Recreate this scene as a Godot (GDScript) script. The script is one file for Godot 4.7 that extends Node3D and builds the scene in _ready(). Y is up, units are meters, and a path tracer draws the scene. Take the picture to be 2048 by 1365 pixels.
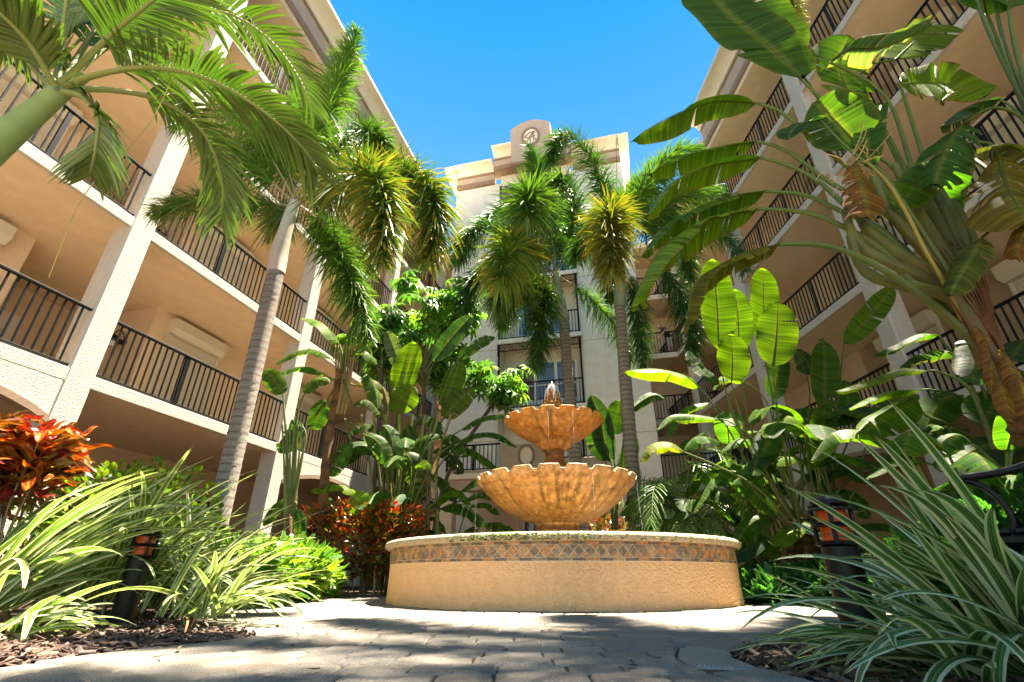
extends Node3D

# Courtyard with a tiered fountain between three apartment wings. y is up, metres; the camera stands at the origin and looks along -z.
const LENS := 965.0
const PITCH := 26.1
const EYE := Vector3(0, 0.25, 0)
const PLAZA := Vector3(0.57, 0, -6.46)
const UPV := Vector3.UP

var rng := RandomNumberGenerator.new()
var names := {}
var M := {}


class MB:
	var v := PackedVector3Array()
	var n := PackedVector3Array()
	var c := PackedColorArray()
	var uv := PackedVector2Array()
	var ix := PackedInt32Array()

	func put(p: Vector3, nn: Vector3, col: Color, t := Vector2.ZERO) -> void:
		v.append(p)
		n.append(nn)
		c.append(col)
		uv.append(t)

	# a flat convex polygon, turned so that it faces away from the given inner point
	func face(poly: Array, inner: Vector3, col: Color) -> void:
		var nn: Vector3 = (poly[1] - poly[0]).cross(poly[2] - poly[0]).normalized()
		var pts := poly
		if nn.dot(poly[0] - inner) < 0.0:
			nn = -nn
			pts = poly.duplicate()
			pts.reverse()
		var b := v.size()
		for p in pts:
			put(p, nn, col, Vector2(p.x, p.y))
		for i in range(1, pts.size() - 1):
			ix.append(b)
			ix.append(b + i + 1)
			ix.append(b + i)

	# rows along, columns across; the front looks along (along x across)
	func grid(rows: Array, cols: Array, uvs: Array = []) -> void:
		var R := rows.size()
		var K: int = rows[0].size()
		var b := v.size()
		for i in R:
			var up: PackedVector3Array = rows[mini(i + 1, R - 1)]
			var dn: PackedVector3Array = rows[maxi(i - 1, 0)]
			var me: PackedVector3Array = rows[i]
			for j in K:
				var di := up[j] - dn[j]
				var dj := me[mini(j + 1, K - 1)] - me[maxi(j - 1, 0)]
				var nn := di.cross(dj)
				nn = nn.normalized() if nn.length_squared() > 1e-16 else Vector3.UP
				var col: Color = cols[i][j] if cols.size() == R else cols[0]
				put(me[j], nn, col, uvs[i][j] if uvs.size() == R else Vector2(float(j) / maxi(K - 1, 1), float(i)))
		for i in R - 1:
			for j in K - 1:
				var a := b + i * K + j
				ix.append_array([a, a + K + 1, a + K, a, a + 1, a + K + 1])

	func tube(path: PackedVector3Array, radii: Array, sides: int, col, closed := true, squash := 1.0) -> void:
		var P := path.size()
		var t0 := (path[1] - path[0]).normalized()
		var u := t0.cross(Vector3.UP if absf(t0.y) < 0.95 else Vector3.RIGHT).normalized()
		var b := v.size()
		for i in P:
			var t := (path[mini(i + 1, P - 1)] - path[maxi(i - 1, 0)]).normalized()
			u = (u - t * u.dot(t)).normalized()
			var w := t.cross(u)
			var r: float = radii[mini(i, radii.size() - 1)]
			var cc: Color = col[mini(i, col.size() - 1)] if col is Array else col
			for k in sides + 1:
				var a := TAU * k / sides
				var d := u * cos(a) - w * sin(a) * squash
				put(path[i] + d * r, d.normalized(), cc, Vector2(float(k) / sides, float(i)))
		for i in P - 1:
			for k in sides:
				var a := b + i * (sides + 1) + k
				ix.append_array([a, a + sides + 2, a + sides + 1, a, a + 1, a + sides + 2])
		if closed:
			for e in 2:
				var row := b + (P - 1) * (sides + 1) * e
				var nn := (path[P - 1] - path[P - 2]).normalized() if e else (path[0] - path[1]).normalized()
				var s := v.size()
				var at := path[P - 1] if e else path[0]
				put(at, nn, c[row])
				for k in sides + 1:
					put(v[row + k], nn, c[row + k])
				for k in sides:
					if e:
						ix.append_array([s, s + 1 + k, s + 2 + k])
					else:
						ix.append_array([s, s + 2 + k, s + 1 + k])

	# profile of (radius, height) pairs turned round a vertical axis at the given foot
	func lathe(foot: Vector3, prof: Array, sides: int, col) -> void:
		var rows := []
		var cols := []
		for i in prof.size():
			var r := PackedVector3Array()
			var cr := PackedColorArray()
			for k in sides + 1:
				var a := -TAU * k / sides
				r.append(foot + Vector3(prof[i].x * cos(a), prof[i].y, -prof[i].x * sin(a)))
				cr.append(col[mini(i, col.size() - 1)] if col is Array else col)
			rows.append(r)
			cols.append(cr)
		grid(rows, cols)

	func box(t: Transform3D, size: Vector3, col: Color, bevel := 0.0) -> void:
		var h := size * 0.5
		var bv := minf(bevel, minf(h.x, minf(h.y, h.z)) * 0.9)
		var inner := t.origin
		if bv <= 0.0:
			for ax in 3:
				for s in [-1.0, 1.0]:
					var q := []
					for k in [[-1, -1], [1, -1], [1, 1], [-1, 1]]:
						var p := Vector3.ZERO
						p[ax] = s * h[ax]
						p[(ax + 1) % 3] = k[0] * h[(ax + 1) % 3]
						p[(ax + 2) % 3] = k[1] * h[(ax + 2) % 3]
						q.append(t * p)
					face(q, inner, col)
			return
		var g := h - Vector3.ONE * bv
		for ax in 3:
			var b1 := (ax + 1) % 3
			var b2 := (ax + 2) % 3
			for s in [-1.0, 1.0]:
				var q := []
				for k in [[-1, -1], [1, -1], [1, 1], [-1, 1]]:
					var p := Vector3.ZERO
					p[ax] = s * h[ax]
					p[b1] = k[0] * g[b1]
					p[b2] = k[1] * g[b2]
					q.append(t * p)
				face(q, inner, col)
			for s in [-1.0, 1.0]:
				for s2 in [-1.0, 1.0]:
					var q := []
					for k in [[0, -1], [0, 1], [1, 1], [1, -1]]:
						var p := Vector3.ZERO
						p[ax] = k[1] * g[ax]
						p[b1] = s * (g[b1] if k[0] == 0 else h[b1])
						p[b2] = s2 * (h[b2] if k[0] == 0 else g[b2])
						q.append(t * p)
					face(q, inner, col)
		for sx in [-1.0, 1.0]:
			for sy in [-1.0, 1.0]:
				for sz in [-1.0, 1.0]:
					face([t * Vector3(sx * h.x, sy * g.y, sz * g.z), t * Vector3(sx * g.x, sy * h.y, sz * g.z), t * Vector3(sx * g.x, sy * g.y, sz * h.z)], inner, col)

	# a solid strip: an outline in a plane (origin, right, up) pushed out by a thickness along right x up
	func slab(outline: PackedVector2Array, t: Transform3D, depth: float, col: Color) -> void:
		var pts := outline
		if Geometry2D.is_polygon_clockwise(pts):
			pts = pts.duplicate()
			pts.reverse()
		var tri := Geometry2D.triangulate_polygon(pts)
		for side in 2:
			var b := v.size()
			var nn := t.basis.z * (1.0 if side else -1.0)
			for p in pts:
				put(t * Vector3(p.x, p.y, depth * side), nn, col, p)
			for k in range(0, tri.size(), 3):
				var p0 := pts[tri[k]]
				var ccw := (pts[tri[k + 1]] - p0).cross(pts[tri[k + 2]] - p0) > 0.0
				if ccw == (side == 1):
					ix.append_array([b + tri[k], b + tri[k + 2], b + tri[k + 1]])
				else:
					ix.append_array([b + tri[k], b + tri[k + 1], b + tri[k + 2]])
		for i in pts.size():
			var p := pts[i]
			var q := pts[(i + 1) % pts.size()]
			var e := (q - p).normalized()
			var nn := t.basis * Vector3(e.y, -e.x, 0)
			var b := v.size()
			put(t * Vector3(p.x, p.y, 0), nn, col, p)
			put(t * Vector3(q.x, q.y, 0), nn, col, q)
			put(t * Vector3(q.x, q.y, depth), nn, col, q)
			put(t * Vector3(p.x, p.y, depth), nn, col, p)
			ix.append_array([b, b + 2, b + 1, b, b + 3, b + 2])

	func mesh(m: Material) -> ArrayMesh:
		var a := []
		a.resize(Mesh.ARRAY_MAX)
		a[Mesh.ARRAY_VERTEX] = v
		a[Mesh.ARRAY_NORMAL] = n
		a[Mesh.ARRAY_COLOR] = c
		a[Mesh.ARRAY_TEX_UV] = uv
		a[Mesh.ARRAY_INDEX] = ix
		var r := ArrayMesh.new()
		r.add_surface_from_arrays(Mesh.PRIMITIVE_TRIANGLES, a)
		r.surface_set_material(0, m)
		return r


# ---------------------------------------------------------------- scene tree helpers
func obj(called: String, mb: MB, m: Material, parent: Node = self) -> MeshInstance3D:
	var o := MeshInstance3D.new()
	if mb.v.size() > 0:
		o.mesh = mb.mesh(m)
	return link(o, called, parent)


func link(o: Node3D, called: String, parent: Node = self) -> Node3D:
	var key := str(parent.get_instance_id()) + called
	var k: int = names.get(key, 0)
	names[key] = k + 1
	o.name = called if k == 0 else "%s_%03d" % [called, k]
	parent.add_child(o, true)
	return o


func inst(called: String, mesh: Mesh, t: Transform3D, parent: Node = self) -> MeshInstance3D:
	var o := MeshInstance3D.new()
	o.mesh = mesh
	o.transform = t
	return link(o, called, parent)


func thing(called: String, label: String, category: String, at := Vector3.ZERO, group := "", parent: Node = self) -> Node3D:
	var o := Node3D.new()
	link(o, called, parent)
	o.position = at
	return tag(o, label, category, group)


func tag(o: Node3D, label: String, category: String, group := "") -> Node3D:
	o.set_meta("label", label)
	o.set_meta("category", category)
	if group != "":
		o.set_meta("group", group)
	return o


func kind(o: Node3D, k: String, label := "") -> Node3D:
	o.set_meta("kind", k)
	if label != "":
		o.set_meta("label", label)
	return o


func many(called: String, mesh: Mesh, where: Array, tint: Array, parent: Node = self) -> MultiMeshInstance3D:
	var mm := MultiMesh.new()
	mm.transform_format = MultiMesh.TRANSFORM_3D
	mm.use_colors = true
	mm.mesh = mesh
	mm.instance_count = where.size()
	for i in where.size():
		mm.set_instance_transform(i, where[i])
		mm.set_instance_color(i, tint[i])
	var o := MultiMeshInstance3D.new()
	o.multimesh = mm
	link(o, called, parent)
	return o


# ---------------------------------------------------------------- measured places
func sight(px: float, py: float) -> Vector3:
	var x := (px - 1024.0) / LENS
	var y := -(py - 682.5) / LENS
	var a := deg_to_rad(PITCH)
	return Vector3(x, y * cos(a) + sin(a), -(cos(a) - y * sin(a)))


func far(px: float, py: float, fz: float) -> Vector3:      # fz metres ahead along the ground
	var r := sight(px, py)
	return EYE + r * (fz / -r.z)


func deep(px: float, py: float, zc: float) -> Vector3:     # zc metres along the view direction
	return EYE + sight(px, py) * zc


func ground(px: float, py: float, h := 0.0) -> Vector3:
	var r := sight(px, py)
	return EYE + r * ((h - EYE.y) / r.y)


func path_of(pts: Array, count: int) -> PackedVector3Array:   # smooth line through points
	var c := Curve3D.new()
	for i in pts.size():
		var a: Vector3 = pts[maxi(i - 1, 0)]
		var b: Vector3 = pts[mini(i + 1, pts.size() - 1)]
		var tan: Vector3 = (b - a) / 6.0
		c.add_point(pts[i], -tan, tan)
	c.bake_interval = 0.02
	var out := PackedVector3Array()
	var total := c.get_baked_length()
	for i in count:
		out.append(c.sample_baked(total * i / (count - 1), true))
	return out


func rf(a: float, b: float) -> float:
	return rng.randf_range(a, b)


func tint(c: Color, amount: float) -> Color:
	var k := 1.0 + rf(-amount, amount)
	return Color(clampf(c.r * k * (1.0 + rf(-amount, amount) * 0.4), 0, 1), clampf(c.g * k, 0, 1), clampf(c.b * k * (1.0 + rf(-amount, amount) * 0.4), 0, 1))


func lin(r: float, g: float, b: float) -> Color:
	return Color(r, g, b).linear_to_srgb()


# ---------------------------------------------------------------- materials
func noise_tex(freq: float, seed_no: int, lo: Color, hi: Color, kind_of := FastNoiseLite.TYPE_SIMPLEX_SMOOTH, octaves := 4, size := 512) -> NoiseTexture2D:
	var f := FastNoiseLite.new()
	f.noise_type = kind_of
	f.frequency = freq
	f.seed = seed_no
	f.fractal_octaves = octaves
	var t := NoiseTexture2D.new()
	t.width = size
	t.height = size
	t.seamless = true
	t.noise = f
	var g := Gradient.new()
	g.set_color(0, lo)
	g.set_color(1, hi)
	t.color_ramp = g
	return t


func mat(col: Color, rough := 0.8, metal := 0.0) -> StandardMaterial3D:
	var m := StandardMaterial3D.new()
	m.albedo_color = col
	m.roughness = rough
	m.metallic = metal
	return m


func stucco(col: Color, albedo: Texture2D, relief: Texture2D, cm: float, tile: float) -> StandardMaterial3D:
	var m := mat(col, 0.92)
	m.metallic_specular = 0.3
	m.albedo_texture = albedo
	m.uv1_triplanar = true
	m.uv1_world_triplanar = true
	m.uv1_scale = Vector3.ONE * tile
	m.heightmap_enabled = true
	m.heightmap_texture = relief
	m.heightmap_scale = cm
	return m


func leafy(rough: float, glow: Color, spec := 0.5, grain: Texture2D = null, relief: Texture2D = null) -> StandardMaterial3D:
	var m := mat(Color.WHITE, rough)
	m.metallic_specular = spec
	m.vertex_color_use_as_albedo = true
	m.cull_mode = BaseMaterial3D.CULL_DISABLED
	m.backlight_enabled = true
	m.backlight = glow.linear_to_srgb()
	if grain:
		m.albedo_texture = grain
	if relief:
		m.heightmap_enabled = true
		m.heightmap_texture = relief
		m.heightmap_scale = 0.25
	return m


func vein_texture(flat: float) -> ImageTexture:
	var im := Image.create(64, 512, false, Image.FORMAT_RGBA8)
	var r := RandomNumberGenerator.new()
	r.seed = 77
	var line := PackedFloat32Array()
	line.resize(512)
	var y := 0
	while y < 512:
		var w := r.randi_range(5, 13)
		var tone := r.randf_range(0.0, 1.0)
		for k in w:
			if y + k < 512:
				line[y + k] = lerpf(tone * 0.5 + 0.35, 0.0, 1.0 if k == 0 else (0.4 if k == 1 else 0.0)) + r.randf_range(0, 0.12)
		y += w
	for j in 512:
		for i in 64:
			var k := lerpf(line[j], 1.0, flat)
			im.set_pixel(i, j, Color(k, k, k * 0.96))
	im.generate_mipmaps()
	return ImageTexture.create_from_image(im)


func make_materials() -> void:
	var plaster_relief := noise_tex(0.035, 5, Color.BLACK, Color.WHITE, FastNoiseLite.TYPE_CELLULAR, 3)
	var rough_relief := noise_tex(0.02, 9, Color.BLACK, Color.WHITE, FastNoiseLite.TYPE_SIMPLEX, 5)
	var wash := noise_tex(0.006, 3, Color(0.93, 0.925, 0.92), Color.WHITE)
	var wash2 := noise_tex(0.004, 13, Color(0.95, 0.945, 0.93), Color.WHITE)
	M.cream = stucco(lin(0.56, 0.515, 0.455), wash, rough_relief, 0.45, 2.2)
	M.tan = stucco(lin(0.78, 0.60, 0.42), wash2, plaster_relief, 0.1, 0.8)
	M.wall = stucco(lin(0.78, 0.61, 0.44), wash2, plaster_relief, 0.12, 0.8)
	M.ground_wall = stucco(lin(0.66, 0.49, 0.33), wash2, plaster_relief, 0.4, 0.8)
	M.tower = stucco(lin(0.88, 0.80, 0.68), wash, plaster_relief, 0.25, 0.6)
	M.trim = stucco(lin(0.30, 0.21, 0.15), wash, plaster_relief, 0.2, 0.8)
	M.band = stucco(lin(0.50, 0.39, 0.31), wash, plaster_relief, 0.25, 0.8)
	M.crown = stucco(lin(0.82, 0.75, 0.62), wash, plaster_relief, 0.15, 0.5)
	M.white = mat(lin(0.78, 0.76, 0.72), 0.5)
	M.shutter = mat(lin(0.66, 0.60, 0.50), 0.5)
	M.iron = mat(lin(0.006, 0.0065, 0.008), 0.5)
	M.iron.metallic_specular = 0.3
	M.black = mat(lin(0.007, 0.007, 0.007), 0.4)
	M.black.metallic_specular = 0.35
	M.glass_dark = mat(lin(0.03, 0.035, 0.04), 0.05)
	M.glass_blue = mat(lin(0.05, 0.14, 0.28), 0.05)
	M.glass_dark.metallic_specular = 0.7
	M.glass_blue.metallic_specular = 0.7
	M.lamp_glass = mat(lin(0.7, 0.7, 0.66), 0.25)
	M.amber = mat(lin(0.90, 0.15, 0.015), 0.25)
	M.amber.backlight_enabled = true
	M.amber.backlight = lin(1.0, 0.2, 0.02)
	# fountain
	var rust := noise_tex(0.012, 21, Color(0.52, 0.42, 0.30), Color.WHITE, FastNoiseLite.TYPE_SIMPLEX_SMOOTH, 6)
	M.bowl = mat(Color.WHITE, 0.42)
	M.bowl.vertex_color_use_as_albedo = true
	M.bowl.albedo_texture = rust
	M.bowl.uv1_triplanar = true
	M.bowl.uv1_scale = Vector3.ONE * 1.7
	M.bowl.heightmap_enabled = true
	M.bowl.heightmap_texture = noise_tex(0.06, 33, Color.BLACK, Color.WHITE, FastNoiseLite.TYPE_SIMPLEX, 5)
	M.bowl.heightmap_scale = 0.9
	M.basin = stucco(lin(0.88, 0.54, 0.27), noise_tex(0.01, 17, Color(0.93, 0.92, 0.90), Color.WHITE), noise_tex(0.03, 15, Color.BLACK, Color.WHITE, FastNoiseLite.TYPE_SIMPLEX, 5), 1.6, 1.7)
	M.coping = stucco(lin(0.68, 0.56, 0.40), noise_tex(0.02, 8, Color(0.66, 0.62, 0.55), Color.WHITE), noise_tex(0.08, 81, Color.BLACK, Color.WHITE, FastNoiseLite.TYPE_CELLULAR, 3), 0.5, 2.5)
	M.grout = stucco(lin(0.80, 0.68, 0.50), wash, rough_relief, 0.15, 2.0)
	var slate := noise_tex(0.02, 41, Color(0.6, 0.6, 0.6), Color.WHITE, FastNoiseLite.TYPE_SIMPLEX, 5, 256)
	M.tiles = []
	for col in [lin(0.78, 0.38, 0.15), lin(0.42, 0.29, 0.18), lin(0.62, 0.41, 0.24), lin(0.80, 0.48, 0.22), lin(0.32, 0.24, 0.18)]:
		M.tiles.append(stucco(col, slate, slate, 0.15, 5.0))
	M.water = mat(Color(0.96, 0.98, 1.0, 0.08), 0.02)
	M.water.refraction_enabled = true
	M.water.refraction_scale = 0.033
	M.foam = mat(lin(0.85, 0.87, 0.88), 0.35)
	M.moss = mat(lin(0.16, 0.20, 0.03), 0.9)
	# ground
	var grain := noise_tex(0.09, 51, Color(0.72, 0.70, 0.67), Color.WHITE, FastNoiseLite.TYPE_SIMPLEX, 5)
	var pit := noise_tex(0.12, 52, Color.BLACK, Color.WHITE, FastNoiseLite.TYPE_SIMPLEX, 5)
	M.pavers = []
	for col in [lin(0.35, 0.315, 0.275), lin(0.30, 0.27, 0.24), lin(0.375, 0.34, 0.30), lin(0.33, 0.285, 0.235), lin(0.29, 0.27, 0.25)]:
		M.pavers.append(stucco(col, grain, pit, 0.4, 2.0))
	M.concrete = stucco(lin(0.50, 0.455, 0.39), grain, pit, 0.2, 1.0)
	M.joint = stucco(lin(0.12, 0.10, 0.08), grain, pit, 0.4, 2.0)
	M.soil = stucco(lin(0.07, 0.045, 0.03), grain, rough_relief, 2.0, 1.5)
	M.bark = mat(Color.WHITE, 0.85)
	M.bark.vertex_color_use_as_albedo = true
	# plants
	var veins := vein_texture(0.45)
	var ridges := vein_texture(0.0)
	M.banana = leafy(0.42, Color(1.05, 1.25, 0.2), 0.33, veins, ridges)
	M.frond = leafy(0.3, Color(0.34, 0.45, 0.08), 0.6)
	M.brush = leafy(0.46, Color(0.5, 0.56, 0.12), 0.45)
	M.strap = leafy(0.42, Color(0.7, 0.85, 0.35), 0.45)
	M.small_leaf = leafy(0.4, Color(0.8, 0.95, 0.25), 0.45)
	M.croton = leafy(0.28, Color(0.55, 0.36, 0.12), 0.6)
	M.stem = mat(Color.WHITE, 0.62)
	M.stem.vertex_color_use_as_albedo = true
	M.trunk = mat(Color.WHITE, 0.9)
	M.trunk.vertex_color_use_as_albedo = true
	M.trunk.albedo_texture = noise_tex(0.03, 61, Color(0.55, 0.52, 0.5), Color.WHITE, FastNoiseLite.TYPE_SIMPLEX, 5)
	M.trunk.uv1_triplanar = true
	M.trunk.uv1_scale = Vector3(2.5, 5.0, 2.5)
	M.trunk.heightmap_enabled = true
	M.trunk.heightmap_texture = noise_tex(0.05, 62, Color.BLACK, Color.WHITE, FastNoiseLite.TYPE_SIMPLEX, 5)
	M.trunk.heightmap_scale = 1.2
	M.skin = mat(lin(0.55, 0.30, 0.20), 0.55)
	M.body = mat(Color.WHITE, 0.75)
	M.body.vertex_color_use_as_albedo = true


func set_light() -> void:
	var cam := Camera3D.new()
	cam.name = "camera"
	cam.fov = rad_to_deg(2.0 * atan(682.5 / LENS))
	cam.near = 0.05
	cam.far = 400.0
	add_child(cam)
	cam.position = EYE
	cam.rotation_degrees = Vector3(PITCH, 0, 0)
	cam.current = true
	var sky_m := ProceduralSkyMaterial.new()
	sky_m.sky_top_color = Color(0.0011, 0.052, 0.128).linear_to_srgb()
	sky_m.sky_horizon_color = Color(0.15, 0.19, 0.20).linear_to_srgb()
	sky_m.sky_curve = 0.34
	sky_m.sky_energy_multiplier = 1.0
	sky_m.ground_horizon_color = Color(0.5, 0.45, 0.38).linear_to_srgb()
	sky_m.ground_bottom_color = Color(0.3, 0.25, 0.2).linear_to_srgb()
	sky_m.sun_angle_max = 1.0
	var sky := Sky.new()
	sky.sky_material = sky_m
	var env := Environment.new()
	env.background_mode = Environment.BG_SKY
	env.sky = sky
	env.tonemap_mode = Environment.TONE_MAPPER_LINEAR
	env.tonemap_exposure = 8.0
	env.background_energy_multiplier = 1.0
	env.sdfgi_enabled = true
	env.ssao_enabled = true
	env.ssil_enabled = true
	var we := WorldEnvironment.new()
	we.name = "environment"
	we.environment = env
	add_child(we)
	var sun := DirectionalLight3D.new()
	sun.name = "sun"
	sun.light_energy = 1.5
	sun.light_color = Color(1.0, 0.95, 0.86)
	sun.light_angular_distance = 0.5
	sun.shadow_enabled = true
	add_child(sun)
	var el := deg_to_rad(74.0)
	var to_sun := Vector3(0.81 * cos(el), sin(el), -0.587 * cos(el))
	sun.look_at_from_position(Vector3.ZERO, -to_sun, Vector3.RIGHT)


# ---------------------------------------------------------------- buildings
func lbox(mb: MB, a: Vector3, b: Vector3, bevel := 0.0) -> void:
	mb.box(Transform3D(Basis(), (a + b) * 0.5), (b - a).abs(), Color.WHITE, bevel)


func part_box(called: String, m: Material, a: Vector3, b: Vector3, parent: Node, bevel := 0.0) -> MeshInstance3D:
	var mb := MB.new()
	lbox(mb, a, b, bevel)
	return obj(called, mb, m, parent)


# a profile of (t, y) points drawn out from s0 to s1 along x, closed at both ends
func extrude(mb: MB, prof: PackedVector2Array, s0: float, s1: float) -> void:
	var mid := Vector2.ZERO
	for p in prof:
		mid += p / prof.size()
	var inner := Vector3((s0 + s1) * 0.5, mid.y, mid.x)
	for i in prof.size():
		var p := prof[i]
		var q := prof[(i + 1) % prof.size()]
		var e := (q - p).normalized()
		var nn := Vector3(0, -e.x, e.y)
		var out := Vector3(0, (p.y + q.y) * 0.5, (p.x + q.x) * 0.5) + nn * 0.01
		var turn := not Geometry2D.is_point_in_polygon(Vector2(out.z, out.y), prof)
		mb.face([Vector3(s0, p.y, p.x), Vector3(s1, p.y, p.x), Vector3(s1, q.y, q.x), Vector3(s0, q.y, q.x)], Vector3((s0 + s1) * 0.5, (p.y + q.y) * 0.5, (p.x + q.x) * 0.5) - nn * (0.01 if turn else -0.01), Color.WHITE)
	var tri := Geometry2D.triangulate_polygon(prof)
	for s in [s0, s1]:
		for k in range(0, tri.size(), 3):
			mb.face([Vector3(s, prof[tri[k]].y, prof[tri[k]].x), Vector3(s, prof[tri[k + 1]].y, prof[tri[k + 1]].x), Vector3(s, prof[tri[k + 2]].y, prof[tri[k + 2]].x)], inner, Color.WHITE)


var baluster_meshes := {}


func railing(parent: Node, a: Vector3, b: Vector3, posts: Array, each: bool, height := 1.03) -> void:
	var mb := MB.new()
	var d := (b - a).normalized()
	var side := d.cross(UPV)
	var base := Basis(d, UPV, side)
	var length := a.distance_to(b)
	var mid := (a + b) * 0.5
	mb.box(Transform3D(base, mid + UPV * 0.05), Vector3(length, 0.035, 0.035), Color.WHITE, 0.005)
	mb.box(Transform3D(base, mid + UPV * height), Vector3(length, 0.05, 0.06), Color.WHITE, 0.012)
	for f in posts:
		mb.box(Transform3D(base, a.lerp(b, f) + UPV * (height * 0.5)), Vector3(0.075, height - 0.03, 0.04), Color.WHITE, 0.006)
	var key := snappedf(height, 0.01)
	if not baluster_meshes.has(key):
		var one := MB.new()
		one.box(Transform3D(Basis(), Vector3(0, (height + 0.05) * 0.5, 0)), Vector3(0.025, height - 0.08, 0.025), Color.WHITE, 0.003)
		baluster_meshes[key] = one.mesh(M.iron)
	var count := int(length / 0.128)
	var where := []
	for i in range(1, count):
		var f := float(i) / count
		var skip := false
		for q in posts:
			if absf(q - f) * length < 0.045:
				skip = true
		if not skip:
			where.append(Transform3D(base, a.lerp(b, f)))
	if not each:
		for t in where:
			mb.box(Transform3D(base, t.origin + UPV * ((height + 0.05) * 0.5)), Vector3(0.025, height - 0.08, 0.025), Color.WHITE)
	var r := obj("railing", mb, M.iron, parent)
	if each:
		for t in where:
			inst("baluster", baluster_meshes[key], t, r)


func roller_shutter(parent: Node, x0: float, x1: float, y0: float, y1: float, t: float) -> void:
	var mb := MB.new()
	extrude(mb, PackedVector2Array([Vector2(t, y1), Vector2(t, y1 - 0.36), Vector2(t + 0.16, y1 - 0.36), Vector2(t + 0.26, y1 - 0.24), Vector2(t + 0.26, y1 - 0.01), Vector2(t + 0.2, y1)]), x0 - 0.07, x1 + 0.07)
	var box := obj("shutter_housing", mb, M.shutter, parent)
	var sl := MB.new()
	var y := y1 - 0.37
	while y > y0:
		extrude(sl, PackedVector2Array([Vector2(t + 0.005, y), Vector2(t + 0.005, y - 0.05), Vector2(t + 0.03, y - 0.046), Vector2(t + 0.044, y - 0.025), Vector2(t + 0.03, y - 0.004)]), x0, x1)
		y -= 0.052
	kind(obj("slat", sl, M.shutter, box), "stuff")
	for x in [x0 - 0.05, x1 + 0.05]:
		part_box("guide_rail", M.shutter, Vector3(x - 0.035, y0, t + 0.003), Vector3(x + 0.035, y1 - 0.362, t + 0.075), box, 0.008)


func window_unit(parent: Node, x0: float, x1: float, y0: float, y1: float, t: float, lights: int, glass: Material, mid_rail := 0.0) -> void:
	var fr := MB.new()
	var w := 0.07
	for x in [x0, x1]:
		lbox(fr, Vector3(x - w, y0 + 0.001, t), Vector3(x + w, y1 - 0.001, t + 0.07), 0.01)
	for y in [y0, y1]:
		lbox(fr, Vector3(x0 - w - 0.002, y - w, t - 0.002), Vector3(x1 + w + 0.002, y + w, t + 0.075), 0.01)
	for k in range(1, lights):
		var x := lerpf(x0, x1, float(k) / lights)
		lbox(fr, Vector3(x - w * 0.9, y0 + w, t + 0.003), Vector3(x + w * 0.9, y1 - w, t + 0.06), 0.01)
	if mid_rail > 0.0:
		lbox(fr, Vector3(x0 + w, mid_rail - 0.035, t + 0.006), Vector3(x1 - w, mid_rail + 0.035, t + 0.052), 0.008)
	var f := obj("window", fr, M.white, parent)
	part_box("sill", M.white, Vector3(x0 - 0.12, y0 - w - 0.07, t - 0.01), Vector3(x1 + 0.12, y0 - w - 0.003, t + 0.12), f, 0.015)
	for k in lights:
		part_box("pane", glass, Vector3(lerpf(x0, x1, float(k) / lights) + 0.02, y0 + 0.02, t + 0.012), Vector3(lerpf(x0, x1, float(k + 1) / lights) - 0.02, y1 - 0.02, t + 0.03), f)


func arch_panel(parent: Node, x0: float, x1: float, top: float, low: float, high: float, m: Material) -> void:
	var o := PackedVector2Array([Vector2(x1, top), Vector2(x0, top)])
	var lip := PackedVector2Array()
	var back := PackedVector2Array()
	for i in 17:
		var f := i / 16.0
		var y := low + (high - low) * sin(PI * f) ** 0.75
		o.append(Vector2(lerpf(x0, x1, f), y))
		lip.append(Vector2(lerpf(x0, x1, f), y - 0.002))
		back.append(Vector2(lerpf(x0, x1, f), y + 0.1))
	var mb := MB.new()
	mb.slab(o, Transform3D(Basis(), Vector3(0, 0, -0.14)), 0.13, Color.WHITE)
	var p := obj("arched_panel", mb, m, parent)
	back.reverse()
	lip.append_array(back)
	var tr := MB.new()
	tr.slab(lip, Transform3D(Basis(), Vector3(0, 0, -0.15)), 0.18, Color.WHITE)
	obj("arch_trim", tr, M.trim, p)


const LEVELS: Array[float] = [2.98, 5.95, 8.96, 11.97]


func cornice(parent: Node, s0: float, s1: float, y0: float, out := 0.0, high := 0.69) -> void:
	var y := y0 + high - 0.69
	part_box("lower_trim", M.trim, Vector3(s0, y0, -0.3), Vector3(s1, y0 + 0.24, 0.07 + out), parent, 0.01)
	part_box("parapet_panel", M.band, Vector3(s0, y0 + 0.241, -0.3), Vector3(s1, y + 0.93, 0.01 + out), parent)
	part_box("upper_trim", M.trim, Vector3(s0, y + 0.931, -0.3), Vector3(s1, y + 1.05, 0.05 + out), parent, 0.01)
	var prof := PackedVector2Array([Vector2(-0.3, y + 1.052), Vector2(0.05 + out, y + 1.052)])
	for i in 9:
		var a := i / 8.0
		prof.append(Vector2(0.08 + out + 0.42 * (1.0 - cos(a * PI * 0.5)), y + 1.06 + 0.26 * sin(a * PI * 0.5)))
	prof.append_array([Vector2(0.56 + out, y + 1.33), Vector2(0.56 + out, y + 1.45), Vector2(-0.3, y + 1.45)])
	var mb := MB.new()
	extrude(mb, prof, s0, s1)
	obj("crown_moulding", mb, M.crown, parent)


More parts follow.
